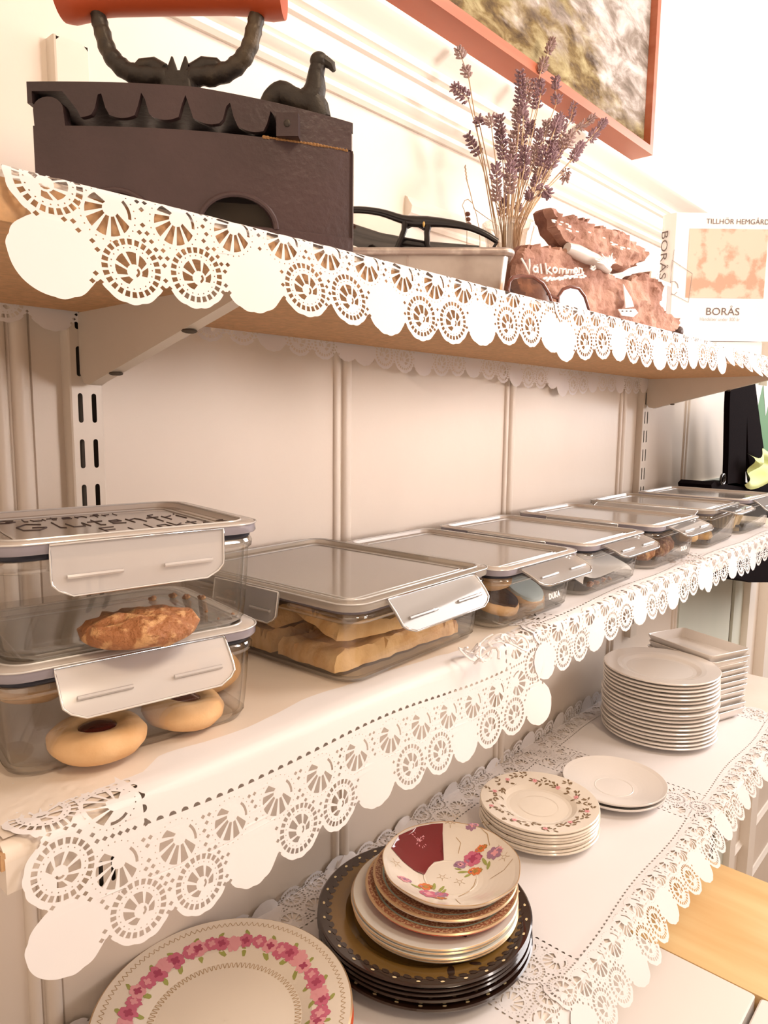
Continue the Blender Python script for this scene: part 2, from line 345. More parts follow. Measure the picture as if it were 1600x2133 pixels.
lowb = shelf('shelf_board', .117, 1.70, .347, .618, ZL, .024, ['shelf_cloth', 'shelf_white'], 'middle wall shelf with pale cover, glass food containers standing on it', .008)
shelf('shelf_board', -.10, 1.75, .300, .618, ZT, .022, ['shelf_white', 'shelf_white'], 'lowest white shelf, under the stacks of plates')
b = MB()
random.seed(3)
for k in range(5):
    x = .1165; y = .349+.0*k
    b.box(x-.0012, x+.001, .3475+.004*k, .3475+.004*k+.0036, ZL-.010-random.random()*.006, ZL-.003)
ch = b.build('chipped_corner', 'shelf_under', lowb, smooth=False); ch['label'] = 'bare chipped wood at the shelf end'
# twin slot rails
def rail(x0, x1, ztop, label, ZB=.985):
    y1 = WY; y0 = .6065; t = thing('wall_rail', label, 'shelf rail', ((x0+x1)/2, WY, ZB))
    w = x1-x0; c = .0075; holes = []
    z = 1.455
    zs = [z + .039*k for k in range(-26, 9)]
    for zz in zs:
        if not (ZB < zz-.016 and zz+.02 < ztop): continue
        for sx in (-1, 1):
            cx = sx*w*.2; hw = .0021; hh = .0125; h = []
            for q in range(8): a = math.pi*q/7; h.append((cx+hw*math.cos(a), zz+hh-hw+hw*math.sin(a)))
            for q in range(8): a = math.pi+math.pi*q/7; h.append((cx+hw*math.cos(a), zz-hh+hw+hw*math.sin(a)))
            holes.append(h)
    o = [(-w/2+.002, ZB), (w/2-.002, ZB), (w/2-.002, ztop-.004), (w/2-.006, ztop), (-w/2+.006, ztop), (-w/2+.002, ztop-.004)]
    V, F = holed(o, holes); b = MB(); b.add([(v.x, y0-y1, v.y-ZB) for v in V], F)
    for s in (-1, 1):
        b.loft([[(s*(w/2-.002), y0-y1, z), (s*(w/2-.0006), y0-y1+.0006, z), (s*w/2, y0-y1+.002, z), (s*w/2, 0, z)] for z in (0, ztop-ZB)], False, False, closed=False)
    b.add([(-w/2, y0-y1+.001, ztop-ZB-.0005), (w/2, y0-y1+.001, ztop-ZB-.0005), (w/2, 0, ztop-ZB-.0005), (-w/2, 0, ztop-ZB-.0005)], [(0,1,2,3)])
    b.build('rail_channel', 'metal_cream', t, angle=40)
    bk = MB().box(-w/2+.001, w/2-.001, -.002, -.0003, 0.001, ztop-ZB-.010); q = bk.build('slot_shade', 'gap', t, smooth=False); q['label'] = 'dark strip imitating the shade inside the slots'  # dark sheet behind the slots stands in for shade inside the rail
    return t
rail(.277, .307, 1.748, 'cream twin-slot wall rail at the left, above the stacked containers')
rail(1.470, 1.504, 1.748, 'cream twin-slot wall rail at the right, near the black bag')
def bracket(x, ztop, label, yf=.372, w=.011):
    t = thing('shelf_bracket', label, 'bracket', (x, .606, ztop))
    P = [(.0, 0), (.0, -.050), (-.006, -.058), (-.016, -.060), (-.026, -.057), (-.200, -.0145), (yf-.606, -.006), (yf-.606, 0)]
    b = MB(); b.prism([(-w/2, y, z) for y, z in P], (w, 0, 0))
    b.build('bracket_arm', 'metal_cream', t, angle=30)
    for y, z in ((-.052, -.0515), (-.158, -.0255)):
        c = MB().ball((-.0005, y, z), (w*.56, .0045, .0018), 10, 6); q = c.build('bracket_hole', 'gap', t); q['label'] = 'small dark punched notch'
    return t
bracket(.292, 1.534, 'cream metal bracket under the upper shelf at the left')
bracket(1.487, 1.534, 'cream metal bracket under the upper shelf at the far right')
bracket(.292, 1.2195, 'cream metal bracket under the left end of the middle shelf')
bracket(1.487, 1.2195, 'cream metal bracket under the right end of the middle shelf')
# ------------------------------------------------------------------ lace paper doilies
def doily2d(Wd, Dp, medcorner=True):
    H = []; C = []                                    # holes; keep-out discs (x, y, r)
    out = []
    P = .114
    def place(side, s, v):                            # side 0 front (v from bottom), 1 right, 2 back, 3 left
        return [(s, v), (Wd-v, s), (Wd-s, Dp-v), (v, Dp-s)][side]
    meds = []; bs = []; As = []
    for side in range(4):
        Ls = Wd if side % 2 == 0 else Dp
        n = round((Ls-.034)/P); st = (Ls-.034)/n
        for k in range(n):
            if k or True: meds.append((*place(side, .017+st*k, .018), side))
            for q in (1, 2): bs.append((*place(side, .017+st*k+st*q/3, .0175), side))
        na = round((Ls-.09)/.036); sa = (Ls-.09)/na
        for k in range(na): As.append((*place(side, .045+sa*k, .045), side))
    def ring(cx, cy, r, n): return [(cx+r*math.cos(2*math.pi*k/n), cy+r*math.sin(2*math.pi*k/n)) for k in range(n)]
    def dash(cx, cy, a0, a1, r0, r1, n=1):
        o = [(cx+r1*math.cos(a0+(a1-a0)*k/n), cy+r1*math.sin(a0+(a1-a0)*k/n)) for k in range(n+1)]
        return o + [(cx+r0*math.cos(a1-(a1-a0)*k/n), cy+r0*math.sin(a1-(a1-a0)*k/n)) for k in range(n+1)]
    def wedge(cx, cy, ex, ey, a0, a1, rin, rout):     # sector cut between an eccentric hub and the rim
        o = []
        for k in range(4): a = a0+(a1-a0)*k/3; o.append((cx+rout*math.cos(a), cy+rout*math.sin(a)))
        for k in range(3): a = a1-(a1-a0)*k/2; o.append((ex+rin*math.cos(a), ey+rin*math.sin(a)))
        return o
    outward = [-math.pi/2, 0, math.pi/2, math.pi]
    kept = [(x, y) for x, y, _ in meds]
    def inmed(x, y, m=0): return any((x-a)**2+(y-b)**2 < (.0185+m)**2 for a, b in kept)
    for x, y, sd in bs:
        n = 24
        for k in range(n):
            a = 2*math.pi*k/n
            if inmed(x+.0145*math.cos(a), y+.0145*math.sin(a)): continue
            H.append(dash(x, y, a-.085, a+.085, .0128, .0160))
        for k in range(20):
            a = 2*math.pi*k/20; H.append(ring(x+.0112*math.cos(a), y+.0112*math.sin(a), .00045, 5))
        o = outward[sd]; ex, ey = x+.0022*math.cos(o+.6), y+.0022*math.sin(o+.6)
        for k in range(6):
            a0 = o+1.1+k*.86; H.append(wedge(x, y, ex, ey, a0, a0+.62, .0042, .0090))
        H.append(dash(ex, ey, o+.3, o+2.4, .0016, .0030, 4))
        C.append((x, y, .0165))
    for x, y, sd in As:
        for k in range(24):
            a = 2*math.pi*k/24; H.append(ring(x+.0142*math.cos(a), y+.0142*math.sin(a), .00045, 5))
        o = outward[sd]; ex, ey = x+.003*math.cos(o+math.pi-.4), y+.003*math.sin(o+math.pi-.4)
        for k in range(7):
            a0 = o-2.6+k*.66
            if k == 6: H.append(dash(x, y, a0+.1, a0+1.0, .0105, .0122, 4)); continue
            H.append(wedge(x, y, ex, ey, a0, a0+.44, .0040, .0118))
        C.append((x, y, .0158))
    # net between the wheels
    st = .0042; ny = int(Dp/st); nx = int(Wd/st)
    for i in range(nx+1):
        for j in range(ny+1):
            x = i*st + (st/2 if j % 2 else 0); y = j*st; v = min(x, Wd-x, y, Dp-y)
            if not (.0055 < v < .0585): continue
            if inmed(x, y, .0005) or any((x-a)**2+(y-b)**2 < (r+.0012)**2 for a, b, r in C): continue
            r = .0016; H.append([(x-r, y), (x, y-r*.9), (x+r, y), (x, y+r*.9)])
    # inner row of small half-moons
    for side in range(4):
        Ls = Wd if side % 2 == 0 else Dp
        n = int((Ls-.128)/.0078)
        for k in range(n+1):
            s = .064+(Ls-.128)*k/n; cx, cy = place(side, s, .0625); o = outward[side]
            H.append([(cx+.0024*math.cos(o+math.pi/2+math.pi*q/5)*1.0, cy+.0024*math.sin(o+math.pi/2+math.pi*q/5)*1.0) for q in range(6)])
    # scalloped outer edge: union of discs along the border, sampled as distance from the centre line
    disc = [(x, y, .0192) for x, y, _ in bs]+[(x, y, .0205) for x, y, _ in meds]
    base = rrect(Wd-.026, Dp-.026, .004, 0, 3, Wd/2, Dp/2)
    N = 1400; per = 2*(Wd-.03)+2*(Dp-.03); cx0, cy0 = .015, .015; pts = []
    def perim(s):
        a, b = Wd-.03, Dp-.03
        if s < a: return (cx0+s, cy0), (0, -1)
        s -= a
        if s < b: return (cx0+a, cy0+s), (1, 0)
        s -= b
        if s < a: return (cx0+a-s, cy0+b), (0, 1)
        s -= a; return (cx0, cy0+b-s), (-1, 0)
    def reach(p, d):
        best = 0.006
        for x, y, r in disc:
            dx, dy = x-p[0], y-p[1]; t = dx*d[0]+dy*d[1]; q = dx*dx+dy*dy-t*t
            if abs(t) < .05 and q < r*r: best = max(best, t+math.sqrt(r*r-q))
        return best
    for k in range(N):
        s = per*k/N; p, d = perim(s); t = reach(p, d)+.0007*abs(math.sin(math.pi*s/.0088)); pts.append((p[0]+d[0]*t, p[1]+d[1]*t))
        p2, d2 = perim((per*(k+1)/N) % per)
        if d2 != d:                                   # go round the corner
            a0 = math.atan2(d[1], d[0])
            for q in range(0, 13):
                a = a0+math.pi/2*q/12; dd = (math.cos(a), math.sin(a)); pc = (round((p[0]-.015)/(Wd-.03))*(Wd-.03)+.015, round((p[1]-.015)/(Dp-.03))*(Dp-.03)+.015)
                t = reach(pc, dd); pts.append((pc[0]+dd[0]*t, pc[1]+dd[1]*t))
    lines = [((-.05, v), (Wd+.05, v)) for v in [.028+.004*k for k in range(18)]+[.12, .17, .22, .27, .31, .325, .337, .343, .348, .353, .36]]
    lines += [((x, -.05), (x, Dp+.05)) for x in [Wd*k/16 for k in range(1, 16)]]
    return holed(pts, H, lines)
DOILY = doily2d(.49, .376)
def doily(label, x0, h0, h1, Y, ZZ, depth, back='hang', vs=1.0, us=1.0, seed=0, wav=.004, lift=.0006, skew=0, group=None, curl=0, flare=0):
    """map the flat doily over the shelf: h0/h1 = overhang at its left / right end"""
    V, F = DOILY; b = MB(); R = .004; out = []
    for v in V:
        u = v.x*us; s = v.y*vs; h = h0+(h1-h0)*v.x/.49 + .003*math.sin(v.x*23+seed)
        d = s-h; wx = nz((u*9+seed*7, s*6, seed), 1)
        if d < 0:                                     # hanging part
            k = -d; a = min(k/R, math.pi/2); y = Y-lift-R*math.sin(a)*.6; z = ZZ+lift-R*(1-math.cos(a))-max(0, k-R*math.pi/2)
            flo = max(0, k-.006); y -= flo*math.sin(flare); z += flo*(1-math.cos(flare))
            y -= .001+flo*(.07+.16*max(0, wx)+curl*flo*8)+wav*.35*flo/.05*(1+math.sin(u*31+seed*2.3))
        elif d < depth:
            y = Y+d; z = ZZ+lift+.0006*(1+wx)+max(0, .0012-abs(d-.01)*.1)
        else:
            k = d-depth; y = Y+depth; z = ZZ+lift
            if back == 'hang': y += .0035+.002*(1+wx)*min(1, k/.02); z -= k; z += 0
            else: y -= k*.10*(1+.3*wx); z += k*.97
        out.append((x0+u+skew*s, y, z+0))
    b.add(out, F); return tag(b.build('paper_doily', 'paper', smooth=True, angle=60, fix=False), label, 'doily', group)
doily('white lace doily over the upper shelf edge below the black iron', .134, .052, .047, .347, ZU, .2525, seed=1, vs=.90)
doily('white lace doily over the upper shelf edge below the bark sign', .615, .052, .040, .347, ZU, .2525, seed=2, vs=.93, lift=.0016)
doily('white lace doily over the upper shelf edge at the far right', 1.105, .030, .050, .347, ZU, .2525, seed=4, vs=.92, lift=.0008, curl=1.5)
doily('white lace doily over the middle shelf edge, front left below the stacked containers', .124, .078, .086, .347, ZL, .2705, seed=5, vs=.97)
doily('white lace doily over the middle shelf edge, in the centre above the white plates', .600, .050, .040, .347, ZL, .2705, seed=6, lift=.0016, vs=.9)
doily('white lace doily over the middle shelf edge at the far right', 1.082, .046, .044, .347, ZL, .2705, seed=9, lift=.0008, vs=.9)
doily('white lace doily on the lowest shelf under the dark brown plates', .125, .045, .045, .300, ZT, .3165, back='climb', vs=1.0, seed=11, flare=.6)
doily('white lace doily on the lowest shelf under the floral saucers', .600, .052, .036, .300, ZT, .3165, back='climb', vs=1.0, seed=12, lift=.0016, flare=.65)
doily('white lace doily on the lowest shelf under the tall white plate stack', 1.050, .034, .030, .300, ZT, .3165, back='climb', vs=1.0, seed=13, lift=.0010, flare=.5)
b = MB(); nx, ny = 240, 120; vs = []
for i in range(nx+1):
    for j in range(ny+1):
        x = .119+.49*i/nx; y = .3535+.262*j/ny; e = max(0, min(1, (.20-x)/.03)) if y > .38 else 0
        e = max(e, max(0, min(1, (.195-x)/.03)))*(1 if y > .358 else 0)
        h = .0009*e*(max(0, nz((x*330, y*330, 2)))+.4*nz((x*700, y*500, 4)))+.0004*nz((x*14, y*30, 1))
        vs.append((x, y, ZL+.0016+h))
b.add(vs, [(i*(ny+1)+j, (i+1)*(ny+1)+j, (i+1)*(ny+1)+j+1, i*(ny+1)+j+1) for i in range(nx) for j in range(ny)])
tag(b.build('shelf_liner', 'shelf_cloth', fix=False), 'thin cream shelf liner with embossed pattern under the front left containers', 'shelf liner')
# crumpled lace corner lying on the middle shelf
random.seed(5)
b = MB(); c0 = at_z(1025, 1362, ZL+.004)
for q in range(9):
    r = .006+.012*random.random(); ox, oy = random.uniform(-.03, .03), random.uniform(-.010, .010); ph = random.random()*6
    b.tube([c0+Vector((ox+r*math.cos(ph+a*.5), oy+r*.6*math.sin(ph+a*.5), .003+.005*math.sin(a*.8+q)+.002)) for a in range(10)], .0009, 6, flat=1.6)
tag(b.build('lace_scrap', 'paper'), 'crumpled curl of white lace paper on the middle shelf between two containers', 'lace scrap')
# ------------------------------------------------------------------ picture on the wall
t = thing('framed_painting', 'oil painting of a rocky hillside in a reddish wooden frame', 'painting', (1.37, WY, 1.935))
Wp, Hp, dp = 1.25, .80, .044; fw = .014
b = MB()
for (x0, x1, z0, z1) in ((-Wp, 0, 0, fw), (-Wp, 0, Hp-fw, Hp), (-Wp, -Wp+fw, fw, Hp-fw), (-fw, 0, fw, Hp-fw)): b.box(x0, x1, -dp-.001, -.001, z0, z1)
b.build('picture_frame', 'frame_wood', t, smooth=False)
b = MB().box(-Wp+fw-.002, -fw+.002, -dp+.012, -dp+.016, fw-.002, Hp-fw+.002); b.build('canvas', 'painting', t, smooth=False)
# ------------------------------------------------------------------ charcoal iron
def smooth(pts, rs=None, n=4):
    P = [Vector(p) for p in pts]; out = []; ro = []
    for i in range(len(P)-1):
        a, b_, c, d = P[max(i-1, 0)], P[i], P[i+1], P[min(i+2, len(P)-1)]
        for k in range(n):
            t = k/n; out.append(.5*((2*b_)+(c-a)*t+(2*a-5*b_+4*c-d)*t*t+(3*b_-a-3*c+d)*t**3))
            if rs: ro.append(rs[i]*(1-t)+rs[i+1]*t)
    out.append(P[-1]); 
    if rs: ro.append(rs[-1]); return out, ro
    return out
def iron():
    T = Vector((.363, .358)); B = Vector((.233, .516)); ax = (T-B).normalized(); Lg = (T-B).length
    t = thing('charcoal_iron', 'antique black cast-iron charcoal iron with rooster latch and orange grip', 'iron', (B.x, B.y, ZU+.0022), math.atan2(ax.y, ax.x))
    HW = .047
    def hw(s): q = max(0, min(1, s/Lg)); return HW*(1-q**2.6)*1.0 + .0015
    def outline(z, off=0, s0=0, s1=None, n=26):
        s1 = Lg if s1 is None else s1
        R = [(s0+(s1-s0)*k/n, -(hw(s0+(s1-s0)*k/n)+off), z) for k in range(n+1)]
        return R + [(x, -y, z) for x, y, z in reversed(R)]
    b = MB(); zt = .0668
    S0 = .011
    rings = [outline(0, .0015, S0), outline(.011, .0015, S0), outline(.0115, 0, S0), outline(.060, 0, S0), outline(zt, 0, S0), outline(zt, -.005, S0), outline(.010, -.005, S0)]
    b.loft(rings, True, True)
    body = b.build('iron_body', ['iron'], t, angle=35)
    # air vents: half-round recesses cut in the side
    cut = MB()
    for sc, r in ((.134, .0235), (.060, .022)):
        for sg in (-1,):
            y = sg*(hw(sc)+.004)
            dy = (hw(sc+.01)-hw(sc-.01))/.02*sg; n = Vector((-dy*1, 1, 0)).normalized()*sg if False else Vector((.35 if sc > .1 else .1, -1, 0)).normalized()
            u = Vector((-n.y, n.x, 0)); c = Vector((sc, y, .012))
            P = [c+u*(r*math.cos(a))+Vector((0, 0, r*math.sin(a)*.80)) for a in [math.pi*k/14 for k in range(15)]]
            cut.prism([p+n*.02 for p in P], -n*.034)
    co = cut.build('cut', 'iron', t, smooth=False)
    md = body.modifiers.new('b', 'BOOLEAN'); md.operation = 'DIFFERENCE'; md.object = co; md.solver = 'EXACT'
    dg = bpy.context.evaluated_depsgraph_get(); me = bpy.data.meshes.new_from_object(body.evaluated_get(dg)); body.modifiers.clear(); body.data = me
    bpy.data.objects.remove(co)
    # raised lip round each vent
    for sc, r in ((.134, .0245), (.060, .023)):
        n = Vector((.35 if sc > .1 else .1, -1, 0)).normalized(); u = Vector((-n.y, n.x, 0)); c = Vector((sc, -hw(sc)-.0005, .011))
        pts = []
        for k in range(17):
            a = math.pi*k/16; p = c+u*(r*math.cos(a))+Vector((0, 0, r*math.sin(a)*.80)); p.y = -hw(p.x)-.0008; pts.append(p)
        b = MB(); b.tube(pts, .0018, 8); b.build('vent_lip', 'iron', t)
    b = MB(); b.prism([(.05, -.038, .009), (.19, -.006, .009), (.19, .006, .009), (.05, .038, .009)], (0, 0, .02)); q = b.build('vent_shade', 'gap', t, smooth=False)  # dark block behind the vents, imitates the shade inside the body
    b = MB(); random.seed(2)                              # rusty rim near the tip
    for k in range(26): s = .150+.0020*k; b.ball((s, -hw(s)+.0005, zt+.0002), (.0016, .0014, .0007+.0007*random.random()), 6, 4)
    q = b.build('rusted_rim', 'rust', t); q['label'] = 'orange-brown rusted upper rim'
    # lid plate with scalloped skirt
    b = MB(); zl = .0925
    def zlid(s): return zl - .007*max(0, (s-.11)/.09)
    top = []; N = 90
    def sk(s):                                            # lower edge of the skirt
        if s < .030: return zlid(s)-.0055
        if s > .178: return zlid(s)-.006
        q = ((s-.040)/.0255) % 1.0
        if s < .040: return zlid(s)-.0055-.0125*(s-.030)/.010
        notch = max(0, 1-abs(q-.5)/.16) if s > .044 and s < .17 else 0
        return zlid(s)-.0160-.0045*abs(math.cos(math.pi*q)) + .0110*min(1, notch*1.2)
    def lidhw(s): return hw(s)-.0015+.001
    R = []
    for k in range(N+1): s = .008+(Lg-.0085)*k/N; R.append(s)
    for sg in (-1, 1):
        o = [[(s, sg*lidhw(s), zlid(s)), (s, sg*lidhw(s), sk(s)), (s, sg*(max(lidhw(s)-.004, .0002)), sk(s)), (s, sg*(max(lidhw(s)-.004, .0002)), zlid(s)-.004)] for s in R]
        b.loft(o, False, False, closed=False)
    b.loft([[(s, -lidhw(s), zlid(s)), (s, 0, zlid(s)+.0005), (s, lidhw(s), zlid(s))] for s in R], False, False, closed=False)
    b.loft([[(s, -lidhw(s), zlid(s)-.004), (s, lidhw(s), zlid(s)-.004)] for s in R], False, False, closed=False)
    b.box(.008, .011, -lidhw(0), lidhw(0), .080, zl)
    b.build('iron_lid', 'iron', t, angle=35)
    b = MB()                                              # tip plate and latch block
    b.prism([(.172, -.019, .0672), (.172, .019, .0672), (.2035, .003, .0672), (.2035, -.003, .0672)], (0, 0, .0155))
    b.box(.158, .172, -.028, -.016, .0675, .0815)
    b.build('latch_block', 'iron', t, smooth=False)
    b = MB(); b.ball((.165, -.0282, .075), (.0022, .0008, .0024)); q = b.build('rivet', 'iron_rough', t)
    b = MB()                                              # hinge lug at the heel
    P = [(0, 0)]+[(.0115*math.cos(a)*1+.000, .0) for a in ()]
    P = [(.0125, .066), (.0320, .066), (.0310, .075)]+[(.0215+.0095*math.cos(a), .0765+.0075*math.sin(a)) for a in [math.pi*k/10 for k in range(11)]]
    for y in (-.0475, .0385):
        b = MB(); b.prism([(x-.001, y, z) for x, z in P], (0, .009, 0)); b.build('hinge_lug', 'iron', t, angle=30)
    # rooster
    b = MB()
    sp = [(.142, .092), (.149, .1005), (.156, .1045), (.163, .1015), (.171, .0985), (.1765, .102), (.179, .108), (.1795, .116), (.181, .122)]
    rr = [.003, .0065, .0080, .0075, .0080, .0085, .0072, .0055, .0050]
    b.tube(*smooth([(s, 0, z) for s, z in sp], rr), 14, flat=.8)
    b.ball((.1815, 0, .1245), (.0062, .0050, .0056), 12, 8)
    b.tube([(.185, 0, .1245), (.190, 0, .1215), (.1915, 0, .118)], [.0038, .0030, .0014], 8)
    b.tube([(.176, 0, .101), (.181, 0, .094), (.183, 0, .088)], [.0085, .0080, .0070], 10, flat=.8)
    b.build('rooster_latch', 'iron_rough', t)
    # handle posts
    b = MB()
    for sg, dx in ((1, 0), (-1, .1745)):
        pts = [(.083, .1085), (.076, .1155), (.064, .1160), (.053, .1190), (.045, .1250), (.0395, .1330), (.0365, .143), (.0345, .151), (.0335, .159)]
        P = [((s if sg > 0 else dx-s), 0, z) for s, z in pts]
        pp, pr_ = smooth(P, [.0062, .0066, .0066, .0062, .0060, .0056, .0054, .0052, .0054]); b.tube(pp, [r*(1+.07*math.sin(i*1.9)) for i, r in enumerate(pr_)], 14)
        b.tube([((s if sg > 0 else dx-s), 0, z) for s, z in ((.077, .118), (.070, .1225), (.062, .1225), (.054, .118))], [.006, .0055, .0045, .002], 10)
    b.loft([rrect(.024, .014, .003, .0915, 3, .0875, 0), rrect(.019, .012, .003, .117, 3, .0875, 0)])
    for s in (.083, .092): b.loft([rrect(.009, .009, .002, .114, 2, s, 0), rrect(.006, .006, .002, .121, 2, s, 0), rrect(.0012, .0012, .0004, .128, 2, s, 0)])
    b.build('handle_post', 'iron_rough', t)
    b = MB()                                              # turned wooden grip
    prof = [(.0, .010), (.0175, .010), (.0185, .016), (.0165, .028), (.0150, .030), (.0142, .045), (.0140, .085), (.0142, .118), (.0150, .136), (.0168, .140), (.0180, .150), (.0172, .158), (0, .159)]
    rings = [[(s, r*math.cos(2*math.pi*k/28), .1685+r*math.sin(2*math.pi*k/28)) for k in range(28)] for r, s in [(max(r, .0005), s) for r, s in prof]]
    b.loft(rings); b.build('wooden_grip', 'grip', t, angle=35)
iron()
# ------------------------------------------------------------------ tin box with reading glasses
def tube_loop(b, pts, r, seg=8, mi=0): b.tube(list(pts)+[pts[0], pts[1]], r, seg, mi)
E0 = Vector((.528, .556, 0)); E1 = Vector((.645, .413, 0)); eu = (E1-E0).normalized(); en = Vector((-eu.y, eu.x, 0))*1
if en.x < 0: en = -en
t = thing('tin_box', 'dented grey tin box with rolled rim, holding black glasses', 'tin', ((E0+E1)/2+en*.024+Vector((0, 0, ZU+.003))), math.atan2(eu.y, eu.x))
Lt = (E1-E0).length; Dt = .046
b = MB(); Hh = .058
b.loft([rrect(Lt-.012, Dt-.008, .008, 0, 5), rrect(Lt, Dt, .008, Hh, 5), rrect(Lt-.003, Dt-.003, .007, Hh, 5), rrect(Lt-.015, Dt-.011, .006, .0015, 5)])
b.build('tin_body', 'tin', t)
b = MB(); tube_loop(b, rrect(Lt+.004, Dt+.004, .009, Hh, 5), .0040, 10); b.build('rolled_rim', 'tin_rim', t)
b = MB().box(-.012, -.010, -Dt/2-.0006, -Dt/2+.003, .006, Hh-.003); b.build('seam', 'tin_rim', t, smooth=False)
# glasses standing in the tin: built in a vertical plane along the tin
Gp = E0+en*.014; tg = thing('reading_glasses', 'black-framed glasses sticking up out of the tin box', 'glasses', (Gp.x, Gp.y, ZU+.03), math.atan2(eu.y, eu.x))
def gpt(px, py):
    p = at_plane(px, py, Gp, eu); d = p-Vector((Gp.x, Gp.y, ZU+.03)); return Vector((d.dot(eu), 0, d.z))
arc = [(655, 470), (690, 447), (735, 437), (790, 442), (835, 456), (860, 461), (890, 462), (930, 465), (975, 473), (1010, 487), (1036, 503)]
b = MB(); A = [gpt(*q) for q in arc]; b.tube(*smooth(A, [.0034, .0035, .0035, .0037, .0044, .0056, .0056, .0044, .0035, .0032, .0030]), 10, flat=.9)
for q in ([(845, 460), (842, 480), (830, 510), (815, 540)], [(893, 465), (889, 485), (890, 510), (900, 540)]): b.tube([gpt(*p) for p in q], [.0042, .0032, .0028, .0026], 8)
b.tube([gpt(*p) for p in [(846, 476), (858, 470), (872, 471), (884, 478)]], .0013, 8)
b.tube([gpt(*p) for p in [(655, 470), (655, 505), (690, 545), (760, 560), (815, 540)]], .0016, 8)
b.tube([gpt(*p) for p in [(900, 540), (950, 560), (1010, 545), (1036, 503)]], .0016, 8)
b.build('spectacle_frame', 'black_plastic', tg)
for nm, pl in (('l', [(660, 470), (692, 450), (735, 441), (790, 446), (842, 462), (838, 490), (815, 540), (760, 558), (690, 543)]), ('r', [(894, 468), (930, 469), (975, 477), (1030, 503), (1008, 543), (950, 558), (902, 538), (890, 500)])):
    b = MB(); b.prism([gpt(*p)+Vector((0, -.0006, 0)) for p in pl], (0, .0012, 0)); b.build('lens', 'lens', tg, smooth=False)
b = MB(); c = gpt(883, 467); b.ball(c+Vector((0, -.0032, 0)), (.0016, .0018, .0040), 8, 6); q = b.build('gold_inlay', 'gold', tg)
for q in ([(700, 462), (790, 490), (890, 506), (1000, 512)], [(690, 475), (760, 503), (850, 512), (940, 516)]):
    b = MB(); P = [gpt(*p)+Vector((0, .012, 0)) for p in q]; b.tube(P, [.0062, .0056, .0044, .0030], 8, flat=.5); b.build('temple', 'black_plastic', tg)
# ------------------------------------------------------------------ wire with beads
b = MB(); wy = .585
P = [at_y(x, y, wy) for x, y in [(973, 470), (968, 440), (963, 428), (968, 418), (975, 415), (985, 424), (992, 445), (998, 475), (1000, 500)]]
t = thing('beaded_wire', 'thin bent wire with small stone beads beside the glass vase', 'wire', (P[0].x, wy, ZU+.001)); base = Vector(t.location)
P = [Vector((P[0].x+.004, wy, ZU+.002))]+P+[Vector((P[-1].x+.002, wy, ZU+.002))]
b.tube([p-base for p in P], .0005, 6); b.build('wire', 'stem', t)
for x, y, r in ((974, 446, .0038), (975, 457, .0036), (976, 468, .0042)):
    b = MB().ball(at_y(x, y, wy)-base, (r, r, r*.8), 8, 6); b.build('bead', 'bark_dark', t)
# ------------------------------------------------------------------ vase and lavender
VX, VY = .800, .515
t = thing('glass_vase', 'small flared clear glass vase holding the dried lavender', 'vase', (VX, VY, ZU+.0015))
b = MB(); vp = [(.0, 0), (.026, 0), (.028, .003), (.024, .02), (.022, .05), (.024, .085), (.029, .115), (.0325, .1300), (.0335, .1325), (.0325, .1335), (.0305, .1305), (.027, .115), (.0222, .085), (.020, .05), (.021, .02), (.001, .012)]
b.lathe([(max(r, .0005), z) for r, z in vp], 40); b.build('vase_body', 'glass_base', t)
b = MB()
for k in range(26): a = 2*math.pi*k/26; b.ball((.0333*math.cos(a), .0333*math.sin(a), .1285), (.0016, .0016, .0034), 6, 5)
b.build('cut_rim', 'glass', t)
random.seed(11)
def lav_head(b, p0, p1, dens=1.0, fat=.0052, gap=False):
    p0 = Vector(p0); p1 = Vector(p1); L = (p1-p0).length; d = (p1-p0).normalized(); a = d.orthogonal().normalized(); c = d.cross(a)
    nw = max(3, int(L/.0042))
    for i in range(nw):
        f = (i+.3)/nw
        if gap and .35 < f < .55: continue
        n = max(4, int(7*dens)); w = fat*(1-.55*f**2)*(.75+.5*random.random())
        for k in range(n):
            an = 2*math.pi*(k+random.random()*.6)/n; r = (a*math.cos(an)+c*math.sin(an)); tip = (d*.9+r*(.9+.5*random.random())).normalized()
            pos = p0+d*(L*f)+r*w*(.4+.5*random.random()); ln = .0026+.0026*random.random(); q = tip.to_track_quat('Z', 'Y').to_matrix()
            b.ball(pos+tip*ln*.5, (.0013+.0006*random.random(), .0013, ln), 5, 4, 0, q)
def Lz(x, y): return (900+x/4, 80+y/4)
heads = [((305, 325), (215, 75), .555, 'tall dried lavender stem leaning furthest left over the picture frame, two clumps', True),
 ((300, 495), (170, 395), .55, 'dried lavender stem at the left with a drooping nodding head', False),
 ((395, 715), (385, 665), .54, 'thin dried lavender stem at the left ending in one tiny bud cluster', False),
 ((495, 730), (478, 650), .56, 'dried lavender stem left of the bunch with one small grey bud knot', False),
 ((590, 1010), (552, 635), .52, 'dried lavender stem with a long dark slender head left of the bunch', False),
 ((390, 975), (285, 795), .55, 'low dried lavender stem leaning out to the left in front of the moulding', False),
 ((905, 275), (1010, 5), .57, 'tallest dried lavender stem, its head in front of the painting', True),
 ((1035, 545), (1030, 325), .55, 'dried lavender stem standing alone right of the tall centre heads', True),
 ((1145, 705), (1190, 530), .56, 'pale dried lavender stem in front of the lower frame edge', False),
 ((1215, 755), (1355, 655), .57, 'dried lavender stem leaning right, head lying along the picture frame', True),
 ((1320, 835), (1445, 680), .56, 'dried lavender stem leaning furthest right', True),
 ((1170, 1010), (1255, 870), .53, 'dried lavender stem low at the right with an open spiky head', False),
 ((1115, 1100), (1110, 1185), .52, 'dried lavender stem at the right with a dark head hanging down', False),
 ((925, 1255), (975, 1310), .47, 'short dried lavender stem at the lower right with a star-shaped dry flower', False)]
